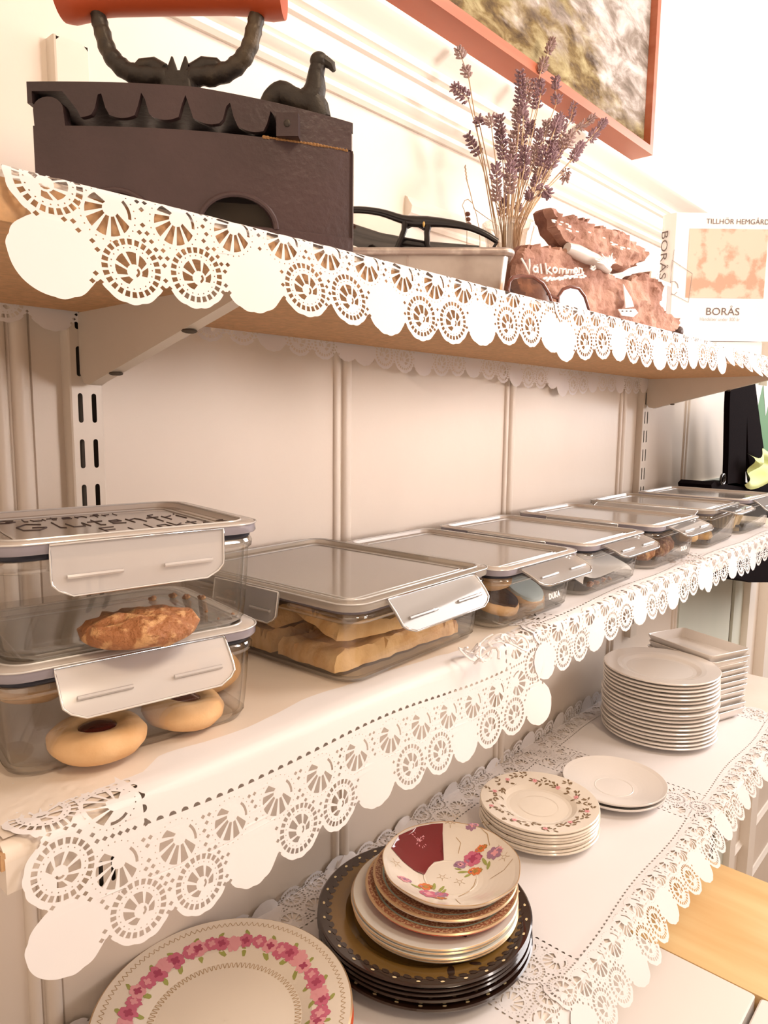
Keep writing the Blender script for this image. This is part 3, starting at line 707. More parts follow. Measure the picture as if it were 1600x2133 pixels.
mid = [((740, 570), (735, 260)), ((720, 790), (700, 570)), ((870, 590), (850, 330)), ((905, 470), (905, 340)), ((785, 540), (790, 330)), ((1080, 790), (1060, 640)), ((1020, 770), (1045, 680)),
 ((535, 1360), (540, 1180)), ((535, 1180), (530, 1040)), ((600, 1480), (600, 1320)), ((640, 1300), (655, 1130)), ((850, 1255), (875, 1140)), ((810, 1350), (810, 1290)), ((715, 1440), (720, 1390)),
 ((820, 820), (815, 690)), ((760, 700), (760, 560)), ((950, 820), (960, 680)), ((880, 900), (900, 760)), ((1000, 900), (1030, 770)), ((660, 1000), (670, 860)), ((700, 1120), (700, 960)), ((770, 1060), (780, 900)),
 ((840, 1050), (860, 900)), ((920, 1060), (930, 900)), ((990, 1080), (1010, 880)), ((1080, 920), (1120, 790)), ((650, 1160), (660, 1000)), ((760, 1180), (770, 1030)), ((880, 1140), (890, 1010)), ((930, 1180), (950, 1060)),
 ((590, 880), (580, 760)), ((680, 900), (690, 770)), ((1040, 1000), (1070, 860)), ((740, 940), (745, 800)), ((1120, 900), (1170, 780)), ((960, 1000), (985, 850))]
allh = [(h[0], h[1], h[2], h[3], h[4], None) for h in heads]+[(a, c, .515+random.uniform(-.035, .035), 'dried lavender stem in the dense middle of the bunch in the glass vase', False, 'lavender stems in the middle of the bunch') for a, c in mid]
for i, (h0, h1, yy, lb, gp, grp) in enumerate(allh):
    p0 = at_y(*Lz(*h0), yy); p1 = at_y(*Lz(*h1), yy+random.uniform(-.01, .01)); a = random.random()*6.28; rb = .015*random.random()
    foot = Vector((VX+rb*math.cos(a), VY+rb*math.sin(a), ZU+.018+.02*random.random()))
    dx = (p0.x-VX)*.22; lip = Vector((VX+max(-.024, min(.024, dx+random.uniform(-.006, .006))), VY+max(-.016, min(.016, (yy-VY)*.4)), ZU+.132))
    midp = lip.lerp(p0, .55)+Vector((random.uniform(-.004, .004), 0, .004))
    t = thing('lavender_stem', lb, 'dried flower', foot, 0, grp)
    b = MB(); pts = [foot, foot.lerp(lip, .6), lip, lip.lerp(midp, .5), midp, p0]
    b.tube([p-foot for p in pts]+[p0.lerp(p1, .9)-foot], [.0010, .0009, .0008, .0008, .0007, .0007, .0004], 5); b.build('stalk', 'stem', t)
    b = MB(); lav_head(b, p0-foot, p1-foot, 1.0 if i != 8 else .7, .0058 if (p1-p0).length > .012 else .004, gp)
    b.build('flower_head', 'lav' if i % 3 else 'lav2', t)
# dry grass blade
b = MB(); P = [at_y(*Lz(*q), .57) for q in [(275, 1060), (290, 1180), (320, 1290), (350, 1420)]]
P.append(Vector((VX-.024, VY, ZU+.128))); P.append(Vector((VX-.01, VY, ZU+.02)))
b.tube(P, [.0006, .0007, .0006, .0005, .0005, .0005], 5)
for k in range(9): q = P[0].lerp(P[1], k/8)+Vector((.001*(-1)**k, 0, 0)); b.ball(q, (.0006, .0006, .0018), 5, 4)
tag(b.build('dry_grass', 'stem'), 'single thin dry grass blade leaning out left of the lavender', 'grass')
# ------------------------------------------------------------------ bark sign
BP = Vector((.66, .452, 0)); bu = Vector((.36, -.088, 0)).normalized(); bn = Vector((bu.y, -bu.x, 0))   # bn faces the room
def bz(x, y): return (1050+x/4.571, 420+y/4.571)
def slab(name, outline_px, off, thick, amp, matn, parent, seed, org):
    P2 = []
    for px, py in outline_px:
        p = at_plane(px, py, BP+bn*(-off), bu); P2.append(((p-BP).dot(bu), p.z))
    # jagged outline
    O = []
    for i in range(len(P2)):
        a, c = Vector(P2[i]), Vector(P2[(i+1) % len(P2)]); n = max(1, int((c-a).length/.004))
        for k in range(n): q = a.lerp(c, k/n); O.append((q.x+.0022*nz((q.x*180, q.y*180, seed)), q.y+.0028*nz((q.x*150, q.y*150, seed+9))))
    xs = [p[0] for p in O]; zs = [p[1] for p in O]; g = []
    x = min(xs)
    while x < max(xs):
        z = min(zs)
        while z < max(zs): g.append((x+.001*nz((x*900, z*900, 1)), z+.001*nz((x*900, z*900, 5)))); z += .0036
        x += .0036
    V, F = holed(O, [], (), g); n = len(V)
    from collections import Counter
    ec = Counter();
    for f in F:
        for k in range(3): ec[frozenset((f[k], f[(k+1) % 3]))] += 1
    edge = {i for e, c in ec.items() if c == 1 for i in e}
    b = MB(); vs = []
    for i, v in enumerate(V):
        h = thick+1.25*amp*(nz((v.x*38, v.y*70, seed), 1)+.55*nz((v.x*110, v.y*160, seed+3), 1)+.3*abs(nz((v.x*260, v.y*300, seed+7), 1)))
        if i in edge: h *= .55
        p = BP+bn*(-off)+bu*v.x+bn*h; vs.append(Vector((p.x, p.y, v.y))-org)
    for v in V: p = BP+bn*(-off)+bu*v.x; vs.append(Vector((p.x, p.y, v.y))-org)
    b.add(vs, F+[tuple(n+i for i in reversed(f)) for f in F])
    side = []
    for e, c in ec.items():
        if c == 1: a, d = tuple(e); side.append((a, d, n+d, n+a))
    o = len(b.f); b.f += side; b.m += [1]*len(side)
    return b.build(name, [matn, 'bark_dark'], parent, smooth=True, angle=50)
org = Vector((BP.x, BP.y, ZU+.002))
t = thing('bark_sign', 'rough brown bark sign painted white with Välkommen, a sailboat and a tree', 'sign', org)
low = [(1052, 560), (1058, 535), (1075, 512), (1105, 516), (1140, 520), (1180, 528), (1215, 545), (1245, 568), (1290, 590), (1300, 575), (1322, 571), (1345, 588), (1355, 600), (1352, 640), (1368, 655), (1395, 668), (1396, 680), (1382, 690), (1340, 705), (1250, 690), (1150, 655), (1075, 630), (1048, 600)]
upp = [(1110, 447), (1118, 440), (1140, 456), (1185, 465), (1225, 482), (1262, 490), (1295, 512), (1312, 532), (1308, 548), (1290, 560), (1270, 570), (1235, 560), (1200, 545), (1165, 522), (1150, 520), (1125, 490)]
slab('lower_bark', low, 0, .018, .006, 'bark', t, 3, org)
slab('upper_bark', upp, .004, .026, .007, 'bark', t, 8, org)
def onb(x, y, lift=.0265): p = at_plane(x, y, BP+bn*lift, bu); return p-org
b = MB(); b.tube([onb(*bz(*q), .021) for q in [(600, 440), (700, 480), (800, 530), (880, 560), (940, 610), (1000, 660)]], [.006, .008, .008, .007, .006, .004], 10); b.build('glue_bead', 'glue', t)
b = MB(); S = []
S.append([(165, 540), (205, 610), (240, 685), (243, 610), (240, 545)])
def circ(cx, cy, rx, ry, a0=0, a1=6.4, n=9): return [(cx+rx*math.cos(a0+(a1-a0)*k/n), cy+ry*math.sin(a0+(a1-a0)*k/n)) for k in range(n+1)]
S += [circ(297, 645, 20, 26), [(318, 620), (322, 680)], [(345, 590), (357, 688)], [(392, 585), (408, 692)], [(440, 625), (410, 655), (455, 692)], circ(483, 652, 20, 24),
      [(525, 685), (528, 635), (552, 640), (556, 688), (560, 645), (585, 640), (592, 690)], [(606, 685), (608, 648), (630, 648), (634, 688), (638, 650), (655, 650), (660, 686)],
      circ(684, 655, 16, 22, .3, 5.6)+[(668, 652), (698, 652)], [(712, 680), (712, 630), (740, 640), (745, 682), (755, 672)], [(288, 603), (290, 610)], [(312, 600), (314, 608)],
      [(850, 652), (822, 632), (830, 616), (848, 628), (864, 614), (872, 632), (850, 652)]]
for q in S: b.tube([onb(*bz(*p)) for p in q], .00115, 6)
random.seed(4)
for k in range(44):
    x = 370+390*k/43; y = 742-k*.9+random.uniform(-16, 16); b.tube([onb(*bz(x, y)), onb(*bz(x+22, y+random.uniform(-10, 6)))], .0010, 5)
b.build('painted_lettering', 'white_paint', t); b = MB()
for k in range(16):
    a = -math.pi*(.08+.84*k/15); l = random.uniform(75, 125); b.tube([onb(*bz(985, 640), .036), onb(*bz(985+.5*l*math.cos(a), 600+.5*l*math.sin(a)), .038), onb(*bz(980+l*math.cos(a), 600+l*math.sin(a)), .038)], [.0016, .0011, .0005], 5)
b.build('painted_tree', 'white_paint', t); b = MB()
b.prism([onb(*bz(*q), .0265) for q in [(1128, 785), (1150, 830), (1205, 920), (1228, 1000), (1150, 1015), (1140, 900)]], bn*.0015)
b.prism([onb(*bz(*q), .0255) for q in [(1080, 1025), (1240, 1022), (1268, 1060), (1225, 1098), (1115, 1085)]], bn*.0015)
b.build('painted_boat', 'white_paint', t); b = MB()
for k in range(26): x = random.uniform(430, 1180); y = 180+(x-430)*.36+random.uniform(-30, 30); b.tube([onb(*bz(x, y), .034), onb(*bz(x+26, y+8), .034)], .0007, 5)
b.build('paint_strokes', 'white_paint', t)
b = MB()
for x in (1130, 1170, 1210): b.ball(onb(*bz(x, 1042), .0275), (.0025, .0007, .0010), 6, 4)
q = b.build('boat_window', 'marker', t); q['label'] = 'dark boat cabin windows'
# sunglasses
SG = Vector((.61, .392, 0)); su = Vector((1, -.06, 0)).normalized()
org = Vector((.66, .39, ZU+.002)); t = thing('sunglasses', 'brown-rimmed sunglasses propped in front of the bark sign', 'glasses', org)
def sg(x, y, o=0): return at_plane(x, y, SG, su)-org+Vector((0, o, 0))
L1 = [(1058, 606), (1060, 588), (1068, 578), (1085, 575), (1110, 577), (1130, 590), (1143, 612), (1152, 640), (1140, 655), (1090, 650), (1065, 630)]
L2 = [(1163, 640), (1163, 618), (1172, 603), (1188, 597), (1205, 601), (1217, 617), (1226, 645), (1228, 668), (1200, 672), (1172, 662)]
for Lp in (L1, L2):
    b = MB(); tube_loop(b, [sg(*q) for q in Lp], .0019, 8); b.build('lens_rim', 'brown_acetate', t)
    b = MB(); b.prism([sg(*q, -.0004) for q in Lp], (0, .0008, 0)); b.build('lens', 'tinted_lens', t, smooth=False)
b = MB(); b.tube([sg(1140, 612), sg(1152, 618), sg(1164, 622)], .0018, 8); b.build('nose_bridge', 'brown_acetate', t)
# charcoal lump with red band
c = at_y(1408, 682, .405); t = thing('dark_figurine', 'small dark brown lump with a red band, between bark sign and book', 'ornament', (c.x, c.y, ZU+.0022))
b = MB(); b.ball((0, 0, .0105), (.010, .009, .0105), 12, 8); b.ball((.004, -.002, .020), (.008, .008, .008), 12, 8); b.build('dark_body', 'choc', t)
b = MB().ball((.001, -.004, .0085), (.0098, .007, .0024), 12, 6); q = b.build('red_band', 'orange_glaze', t); q['label'] = 'red band'
# cream box behind the bark
p = at_y(1338, 600, .53); b = MB().box(p.x-.022, p.x+.050, .50, .56, ZU+.001, at_y(1335, 566, .50).z); 
bx = thing('cream_box', 'small cream carton behind the bark sign, left of the book', 'box', (p.x, .53, ZU+.001))
hz_ = at_y(1335, 566, .50).z-ZU-.001
MB().box(-.018, .050, -.03, .03, 0, hz_).build('carton', 'pages', bx, smooth=False)
MB().box(.035, .0505, -.0306, -.03, .02, hz_-.006).build('carton_label', 'print_grey', bx, smooth=False)
# ------------------------------------------------------------------ book on a white box
bc = Vector((.675, -.738, 0)).normalized(); bd = Vector((-bc.y, bc.x, 0))       # along cover; into depth
cor = at_plane(1396, 712, (1.355, .49), bc); zb = 1.594
K = Vector((cor.x, cor.y, zb)); Wb, Hb, Tb = .185, .222, .040
wb = thing('white_box', 'flat white glossy box lying under the standing book', 'box', (K.x, K.y, ZU+.0025), math.atan2(bc.y, bc.x))
MB().box(-.01, .17, .004, .075, 0, zb-ZU-.0035).build('box_body', 'white_gloss', wb, smooth=False)
b = MB(); text_mesh(b, 'Pocket', .006, (.045, .0036, .025), (1, 0, 0), (0, 0, 1)); b.build('box_lettering', 'print_grey', wb, smooth=False)
t = thing('standing_book', 'white hardback with a map on its cover, titled BORÅS, standing upright', 'book', K, math.atan2(bc.y, bc.x))
b = MB(); n = 10; sp = [(-.0, 0)]
sec = [(Wb, 0), (0, 0)]+[(-.016*math.sin(math.pi*k/n)*1.0-.002, Tb*k/n) for k in range(n+1)]+[(0, Tb), (Wb, Tb), (Wb, Tb-.003), (.004, Tb-.003), (.004, .003), (Wb, .003)]
b.loft([[(x, y, z) for x, y in sec] for z in (0, Hb)], True, True); b.build('book_cover', 'white_gloss', t, angle=30)
MB().box(.005, Wb-.004, .0035, Tb-.0035, .004, Hb-.004).build('page_block', 'pages', t, smooth=False)
def cv(px, py): p = at_plane(px, py, K, bc)-K; return (p.dot(bc), p.z)
b = MB(); x0, z1 = cv(1437, 476); x1, z0 = cv(1590, 622)
b.box(x0, x1, -.0006, -.0002, z0, z1); b.build('map_print', 'map', t, smooth=False)
b = MB()
def ct(s, x, y, size, sxx=1, **k): c = cv(x, y); text_mesh(b, s, size, (c[0], -.0007, c[1]), (1, 0, 0), (0, 0, 1), sx=sxx, **k)
ct('TILLHÖR HEMGÅRDEN', 1471, 466, .0125, 1.0)
b.build('owner_stamp', 'print_dark', t, smooth=False)
b = MB(); ct('BORÅS', 1469, 656, .0185, 1.08)
b.build('cover_title', 'print_dark', t, smooth=False)
b = MB(); ct('Händelser under 300 år', 1457, 668, .0088, .86); b.build('cover_subtitle', 'print_grey', t, smooth=False)
b = MB(); text_mesh(b, 'BORÅS', .019, (-.0178, .0175, Hb-.028), (0, 0, -1), (.56, -.83, 0), sx=1.45, lift=(-.0030, -.0020, 0)); text_mesh(b, 'Händelser under 300 år', .010, (-.0150, .0125, Hb-.118), (0, 0, -1), (.56, -.83, 0), sx=.95, lift=(-.0035, -.0024, 0))
b.build('spine_title', 'print_dark', t, smooth=False)
b = MB(); tg = [cv(*q) for q in [(1400, 542), (1442, 570), (1434, 630), (1396, 610)]]
for a in range(4): p, q = tg[a], tg[(a+1) % 4]; b.tube([(p[0], -.0008, p[1]), (q[0], -.0008, q[1])], .0004, 4)
tc_ = cv(1402, 600); b.tube([(tc_[0]+.0095*math.cos(a*.63), -.0008, tc_[1]+.012*math.sin(a*.63)) for a in range(10)], .0006, 4)
p, q = cv(1396, 590), cv(1404, 520); b.tube([(p[0], -.0008, p[1]), (q[0], -.0008, q[1])], .0004, 4)
b.build('tag_drawing', 'print_grey', t)
# ------------------------------------------------------------------ glass food containers
def clip(parent, cx, cy, ang, w, z, flare, mt, L=.034):
    """latch flap hinged at the lid edge; local x along the edge, y outward"""
    ca, sa = math.cos(ang), math.sin(ang); b = MB(); th = .0016
    n = 8; rows = []
    for k in range(n+1):
        f = k/n; a = -math.pi/2*(1-flare)
        y = .0015+ L*f*math.cos(a) + .003*math.sin(math.pi*f)*flare; zz = z+L*f*math.sin(a) - .003*f*f*flare
        ww = w/2*(1 - (.0 if f < .7 else .22*((f-.7)/.3)**2)); rows.append((y, zz, ww))
    for sgn, off in ((1, 0), (-1, th)):
        pass
    R = []
    for y, zz, ww in rows:
        nyv, nzv = math.sin(-math.pi/2*(1-flare)), -math.cos(-math.pi/2*(1-flare))
        q = [(-ww, y, zz), (ww, y, zz), (ww, y+nyv*th, zz-abs(nzv)*th*0+nzv*th), (-ww, y+nyv*th, zz+nzv*th)]
        R.append([(cx+ca*p[0]-sa*p[1], cy+sa*p[0]+ca*p[1], p[2]) for p in q])
    b.loft(R, True, True)
    y, zz, ww = rows[5]
    for s in (-1, 1):                                    # moulded grip ribs
        q = [(s*w*.12, y), (s*w*.42, y)]
        dn = Vector((0, -math.sin(-math.pi/2*(1-flare)), math.cos(-math.pi/2*(1-flare))))
        P = [Vector((px, y, zz))+dn*.0012 for px, _ in q]
        b.tube([(cx+ca*p.x-sa*p.y, cy+sa*p.x+ca*p.y, p.z) for p in P], .0013, 6)
    nyv, nzv = math.sin(-math.pi/2*(1-flare)), -math.cos(-math.pi/2*(1-flare))
    loop = [(-ww_, y_, z_) for y_, z_, ww_ in rows]+[(ww_, y_, z_) for y_, z_, ww_ in reversed(rows)]
    loop = [(cx+ca*p_[0]-sa*(p_[1]-nyv*.0004), cy+sa*p_[0]+ca*(p_[1]-nyv*.0004), p_[2]-nzv*.0004) for p_ in loop]
    o = b.build('clip', mt, parent, angle=40)
    e = MB(); e.tube(loop+[loop[0]], .0007, 6); v, f, q = e.v, e.f, e.m
    me = o.data; bb = bmesh.new(); bb.from_mesh(me); vs = [bb.verts.new(p_) for p_ in v]
    me.materials.append(M['edge'])  # rim tube coloured as a bright highlight along the clip edge
    for ff in f:
        try: nf = bb.faces.new([vs[i] for i in ff]); nf.material_index = 1; nf.smooth = True
        except ValueError: pass
    bb.to_mesh(me); bb.free(); return o
def container(name_label, x, y, z, w, d, h, rz=0, style='frost', clips=((0, .0), (1, 0), (2, 0), (3, 0)), lidmat='lid_frost', panel='lid_panel', rimmat='lid_grey', gask='gasket', clipmat='clip', clipw=(.6, .6), group=None, lidname=True):
    t = thing('food_container', name_label, 'food container', (x, y, z), rz, group); hb = h-.011
    cr = .0175; b = MB()
    O = [(.84, .85, 0), (.885, .897, .0012), (.910, .925, .0055), (.919, .937, .013), (.934, .950, hb*.55), (.945, .962, hb-.006)]
    out = [rrect(w*a, d*c, cr, zz, 7) for a, c, zz in O]
    inn = [rrect(w*a-.006, d*c-.006, cr-.003, max(zz, .0045), 7) for a, c, zz in reversed(O[1:])]
    b.loft(out, True, False); b.loft(inn, False, True); b.build('glass_body', 'glass', t, angle=60)
    b = MB(); rim = [(.945, .962, hb-.007), (.965, .978, hb-.0055), (.97, .982, hb-.002), (.96, .972, hb), (.91, .94, hb), (.91, .94, hb-.004)]
    b.loft([rrect(w*a, d*c, cr, zz, 7) for a, c, zz in rim], False, False)
    b.loft([rrect(w*a, d*c, cr, zz, 7) for a, c, zz in [(.84, .85, .0003), (.887, .899, .0010), (.912, .927, .0052)]], False, False)
    b.build('glass_rim', 'glass_base', t, angle=60)
    MB().loft([rrect(w*a, d*c, cr, zz, 7) for a, c, zz in [(.945, .962, hb+.0002), (.955, .970, hb+.0012), (.955, .970, hb+.0034), (.94, .96, hb+.0036)]]).build('gasket', gask, t)
    lid = MB(); z0 = hb+.0038; z1 = h
    lid.loft([rrect(w, d, cr+.003, z0, 8), rrect(w+.001, d+.001, cr+.003, z0+.001, 8), rrect(w+.0005, d+.0005, cr+.003, z1-.0015, 8)], False, False, 1)
    lid.loft([rrect(w+.0005, d+.0005, cr+.003, z1-.0015, 8), rrect(w-.002, d-.002, cr+.003, z1, 8), rrect(w-.016, d-.016, cr-.002, z1, 8), rrect(w-.019, d-.019, cr-.003, z1-.0035, 8)], False, False, 0)
    pz = z1-.0035
    lid.loft([rrect(w-.019, d-.019, cr-.003, pz, 8), rrect(w-.036, d-.036, cr-.008, pz, 8), rrect(w-.038, d-.038, cr-.009, pz+.0012, 8), rrect(w-.040, d-.040, cr-.010, pz, 8)], False, True, 2)
    lo = lid.build('lid', [lidmat, rimmat, panel], t, angle=50)
    b = MB(); tube_loop(b, rrect(w-.016, d-.016, cr-.002, z1+.0002, 8), .0007, 6); tube_loop(b, rrect(w+.0012, d+.0012, cr+.003, z1-.0010, 8), .0006, 6); tube_loop(b, rrect(w-.044, d-.044, cr-.010, pz+.0004, 8), .0007, 6)
    b.build('highlight_lines', 'edge', lo)  # pale tubes imitate highlights on the lid's edges and recess
    for side, fl in clips:
        cx, cy, an, ln = [(0, -d/2, math.pi, w), (w/2, 0, -math.pi/2, d), (0, d/2, 0, w), (-w/2, 0, math.pi/2, d)][side]
        clip(lo, cx, cy, an, ln*clipw[side % 2], h-.002, fl, clipmat, .030 if side % 2 == 0 or fl > .3 else .026)
    return t, lo
# stroke alphabet for handwriting (unit box, advance)
STR = {'G': ([[(.9,.8),(.5,1),(.1,.6),(.15,.1),(.6,0),(.9,.3),(.5,.4)]], 1.1), 'l': ([[(.2,1),(.15,.1),(.3,0)]], .4), 'u': ([[(.1,.6),(.15,.05),(.5,.05),(.6,.6),(.65,0)]], .75), 't': ([[(.3,.9),(.25,.05),(.4,0)],[(.05,.6),(.55,.62)]], .6),
 'e': ([[(.1,.3),(.5,.4),(.45,.6),(.15,.55),(.1,.1),(.5,.05)]], .65), 'n': ([[(.1,.6),(.12,0)],[(.12,.4),(.4,.6),(.5,.4),(.52,0)]], .7), 'f': ([[(.6,1),(.35,.9),(.3,-.2)],[(.1,.5),(.55,.55)]], .6), 'r': ([[(.1,.6),(.12,0)],[(.12,.4),(.45,.6)]], .5), 'i': ([[(.15,.6),(.18,0)],[(.2,.8),(.2,.85)]], .35),
 'E': ([[(.7,1),(.1,.95),(.12,0),(.7,.05)],[(.1,.5),(.55,.52)]], .8), 'j': ([[(.3,.6),(.3,-.25),(.05,-.2)]], .45), 'a': ([[(.5,.6),(.1,.5),(.12,.05),(.5,.1),(.5,.6),(.58,0)]], .7), 'k': ([[(.1,1),(.12,0)],[(.5,.6),(.15,.3),(.55,0)]], .65), 'o': ([[(.3,.6),(.08,.3),(.3,0),(.55,.3),(.3,.6)]], .65), 's': ([[(.5,.55),(.15,.5),(.45,.2),(.1,.03)]], .6), ' ': ([], .5), 'L': ([[(.1,1),(.1,0),(.6,.02)]], .7)}
def hand(b, txt, x, y, z, s, w=1.3, r=.0005):
    for chh in txt:
        st, ad = STR[chh]
        for q in st: b.tube([(x+p[0]*s*w, y+p[1]*s, z) for p in q], r, 5)
        x += ad*s*w
CH = .0615
RZ1 = -.16
low1, l1 = container('lower glass container of the front left pair, filled with jam cookies', .226, .458, ZL+.0022, .166, .146, CH+.004, RZ1, clips=((0, .42), (3, 0)), clipw=(.62, .5))
up1, l2 = container('upper glass container of the front left pair, handwriting on its lid', .227, .458, ZL+.0022+CH+.0045, .166, .146, CH+.008, RZ1, clips=((0, 0), (3, 0)), panel='lid_panel_grey', clipw=(.62, .5))
b = MB(); zz = CH+.008-.0034; hand(b, 'Glutenfri', -.058, .033, zz, .012, 1.2, .0004); hand(b, 'Glutenfri', -.052, -.008, zz, .029, .68, .0005); hand(b, 'Ej laktos', -.010, -.042, zz, .022, .72, .0004)
b.build('handwriting', 'marker', l2)
c2, l = container('largest glass container with clear lid, full of golden shortbread', .459, .480, ZL+.0022, .200, .236, CH+.006, .045, clips=((0, .45), (1, .6), (3, .1)), lidmat='lid_clear', panel='lid_clear', rimmat='lid_clear', gask='gasket_grey', clipmat='clip_clear', clipw=(.62, .34))
c3, l = container('glass container right of the shortbread one, with chocolate-topped cookies', .647, .470, ZL+.0022, .162, .221, CH+.001, 0, clips=((0, .75), (3, .1)), clipmat='clip_clear', clipw=(.66, .5))
c4, l = container('glass container in the middle of the row with a napkin over dark cake', .832, .472, ZL+.0022, .166, .221, CH+.001, 0, clips=((0, .8), (3, .1)), clipmat='clip_clear', clipw=(.66, .5))
c5, l = container('glass container third from the right with brown oat balls', 1.038, .474, ZL+.0022, .172, .221, CH+.001, 0, clips=((0, .8), (3, .1)), clipmat='clip_clear', clipw=(.66, .5))
c6, l = container('glass container second from the right with open raised lid flaps', 1.264, .474, ZL+.0022, .172, .210, CH+.003, .03, clips=((0, .95), (3, .8)), lidmat='lid_clear', panel='lid_panel', clipmat='clip_clear', rimmat='lid_clear', gask='gasket_grey', clipw=(.66, .8))
c7, l = container('rightmost glass container, holding muffins in paper cups', 1.474, .474, ZL+.0022, .184, .206, CH+.003, 0, clips=((0, .6),), clipmat='clip_clear', clipw=(.66, .5))
for c, w_ in ((c3, .152), (c5, .156)):
    b = MB(); text_mesh(b, 'DUKA', .0085, (.018, -.221*.4765-.0010, .016), (1, 0, 0), (0, .13, 1), off=.0004); b.build('maker_lettering', 'white_paint', c, smooth=False)
# ------------------------------------------------------------------ baked goods
def lump(b, prof, seg, c, amp, fr, seed, tilt=None, sy=1.0, mi=0):
    R = []
    for r, z in prof:
        ring = []
        for k in range(seg):
            a = 2*math.pi*k/seg; p = Vector((r*math.cos(a), r*math.sin(a)*sy, z)); q = nz(p*fr+Vector((seed*3.1, 0, 0)))*amp
            p = p+Vector((p.x, p.y, 0)).normalized()*q*.8+Vector((0, 0, q*.8 if z > .001 else 0))
            if tilt: p = tilt @ p
            ring.append(p+Vector(c))
        R.append(ring)
    b.loft(R, True, True, mi)
def jam_cookie(p, r, label, tilt=None, seed=0, jam=True, h=.020):
    t = thing('jam_cookie', label, 'cookie', p); k = r/.033
    if tilt: t.rotation_euler = tilt
    prof = [(.001, 0), (.020*k, 0), (.028*k, .001), (.0325*k, .006), (.0325*k, .010), (.028*k, .015), (.0205*k, .0172), (.0145*k, .0160), (.011*k, .0130), (.001, .0125)]
    b = MB(); lump(b, [(a, z*h/.020) for a, z in prof], 36, (0, 0, 0), .0016, 60, seed); b.build('cookie_ring', 'cookie', t, angle=80)
    if jam:
        b = MB(); b.lathe([(.0128*k, .0145*h/.02), (.010*k, .0158*h/.02), (.005*k, .0162*h/.02), (.0005, .0163*h/.02)], 24, cap1=True, cap0=True); b.build('jam_filling', 'jam', t)
    return t
zc = ZL+.0022+.0050
def cz(px, py, z, dz=0): p = at_z(px, py, z); return Vector((p.x, p.y, z+dz))
jam_cookie(cz(205, 1560, zc), .0285, 'round jam cookie at the front left inside the lower container', seed=1)
jam_cookie(cz(380, 1495, zc), .0270, 'jam cookie lying front centre right inside the lower container', (.10, .05, .3), 2)
p = cz(445, 1455, zc+.0); jam_cookie((p.x+.012, p.y+.028, zc+.004), .0270, 'jam cookie at the right wall inside the lower container', (.16, -.12, 0), 3)
jam_cookie((.222, .470, zc+.017), .0265, 'jam cookie on top in the middle inside the lower container', (.08, -.08, 0), 4, h=.016)
jam_cookie((.262, .445, zc+.0205), .0235, 'jam cookie on top at the right under the clip of the lower container', (.20, .10, 0), 5, h=.016)
jam_cookie((.180, .475, zc+.018), .0250, 'jam cookie at the back left inside the lower container', (.10, .1, 0), 6, h=.016)
# oat cookie in the upper container
z2 = ZL+.0022+CH+.0045+.0050
p = cz(290, 1330, z2)
b = MB(); lump(b, [(.001, 0), (.024, 0), (.031, .002), (.0335, .007), (.030, .012), (.020, .0150), (.010, .0160), (.001, .0160)], 60, (0, 0, 0), .0046, 110, 9, sy=.82)
o = b.build('oat_cookie', 'oat', loc=p, angle=80); o.rotation_euler = (0, 0, -.5); tag(o, 'large brown oat cookie alone in the upper left container', 'cookie')
random.seed(8)
for k, (x, y) in enumerate([(318, 1250), (360, 1245), (388, 1247), (420, 1248), (430, 1275), (485, 1280), (455, 1290)]):
    b = MB(); r = .0026 if k < 4 else .0010; lump(b, [(.0003, 0), (r, 0), (r*1.2, r*.5), (r*.5, r*1.1), (.0003, r*1.2)], 9, (0, 0, 0), r*.7, 600, k)
    tag(b.build('cookie_crumb', 'oat', loc=cz(x, y, z2-.0002), angle=80), 'brown cookie crumb behind the oat cookie in the upper container', 'crumb', 'crumbs in the upper container')
# shortbread wedges in the big container
def bread(P, z, th, label, seed, rx=0, ry=0):
    cx = sum(p[0] for p in P)/len(P); cy = sum(p[1] for p in P)/len(P); b = MB(); O = []
    for i in range(len(P)):
        a, c = Vector(P[i]), Vector(P[(i+1) % len(P)]); n = max(2, int((c-a).length/.005))
        for k in range(n): O.append(a.lerp(c, k/n))
    g = []; x = min(q.x for q in O)
    while x < max(q.x for q in O):
        y = min(q.y for q in O)
        while y < max(q.y for q in O): g.append((x, y)); y += .005
        x += .005
    O = [q+Vector((.0030*nz((q.x*70, q.y*70, seed)), .0045*nz((q.x*70, q.y*70, seed+4)))) for q in O]
    V, F = holed([(q.x, q.y) for q in O], [], (), g); n = len(V); ctr = Vector((cx, cy))
    from collections import Counter
    ec = Counter()
    for f in F:
        for k in range(3): ec[frozenset((f[k], f[(k+1) % 3]))] += 1
    ed = {i for e, c in ec.items() if c == 1 for i in e}
    top = [Vector((v.x-cx, v.y-cy, th*(1 if i not in ed else .50)+.0050*nz((v.x*60, v.y*26, seed))+.0026*nz((v.x*150, v.y*120, seed)))) for i, v in enumerate(V)]
    bot = [Vector((v.x-cx, v.y-cy, 0)) for v in V]
    b.add(top+bot, F+[tuple(n+i for i in reversed(f)) for f in F]); b.f += [(tuple(e)[0], tuple(e)[1], n+tuple(e)[1], n+tuple(e)[0]) for e, c in ec.items() if c == 1]; b.m += [0]*(len(b.f)-len(b.m))
    o = b.build('shortbread_slice', 'short', loc=(cx, cy, z), angle=60); o.rotation_euler = (rx, ry, 0); return tag(o, label, 'shortbread')
bread([(.376, .388), (.534, .386), (.536, .460), (.378, .455)], zc, .015, 'wide golden shortbread slab at the bottom front of the largest container', 1)
bread([(.382, .390), (.532, .386), (.534, .458), (.390, .462)], zc+.0265, .013, 'golden shortbread slice lying on top at the front of the largest container', 2, rx=.20, ry=.05)
bread([(.374, .462), (.450, .458), (.460, .560), (.374, .560)], zc+.0005, .018, 'golden shortbread slab at the back left of the largest container', 3)
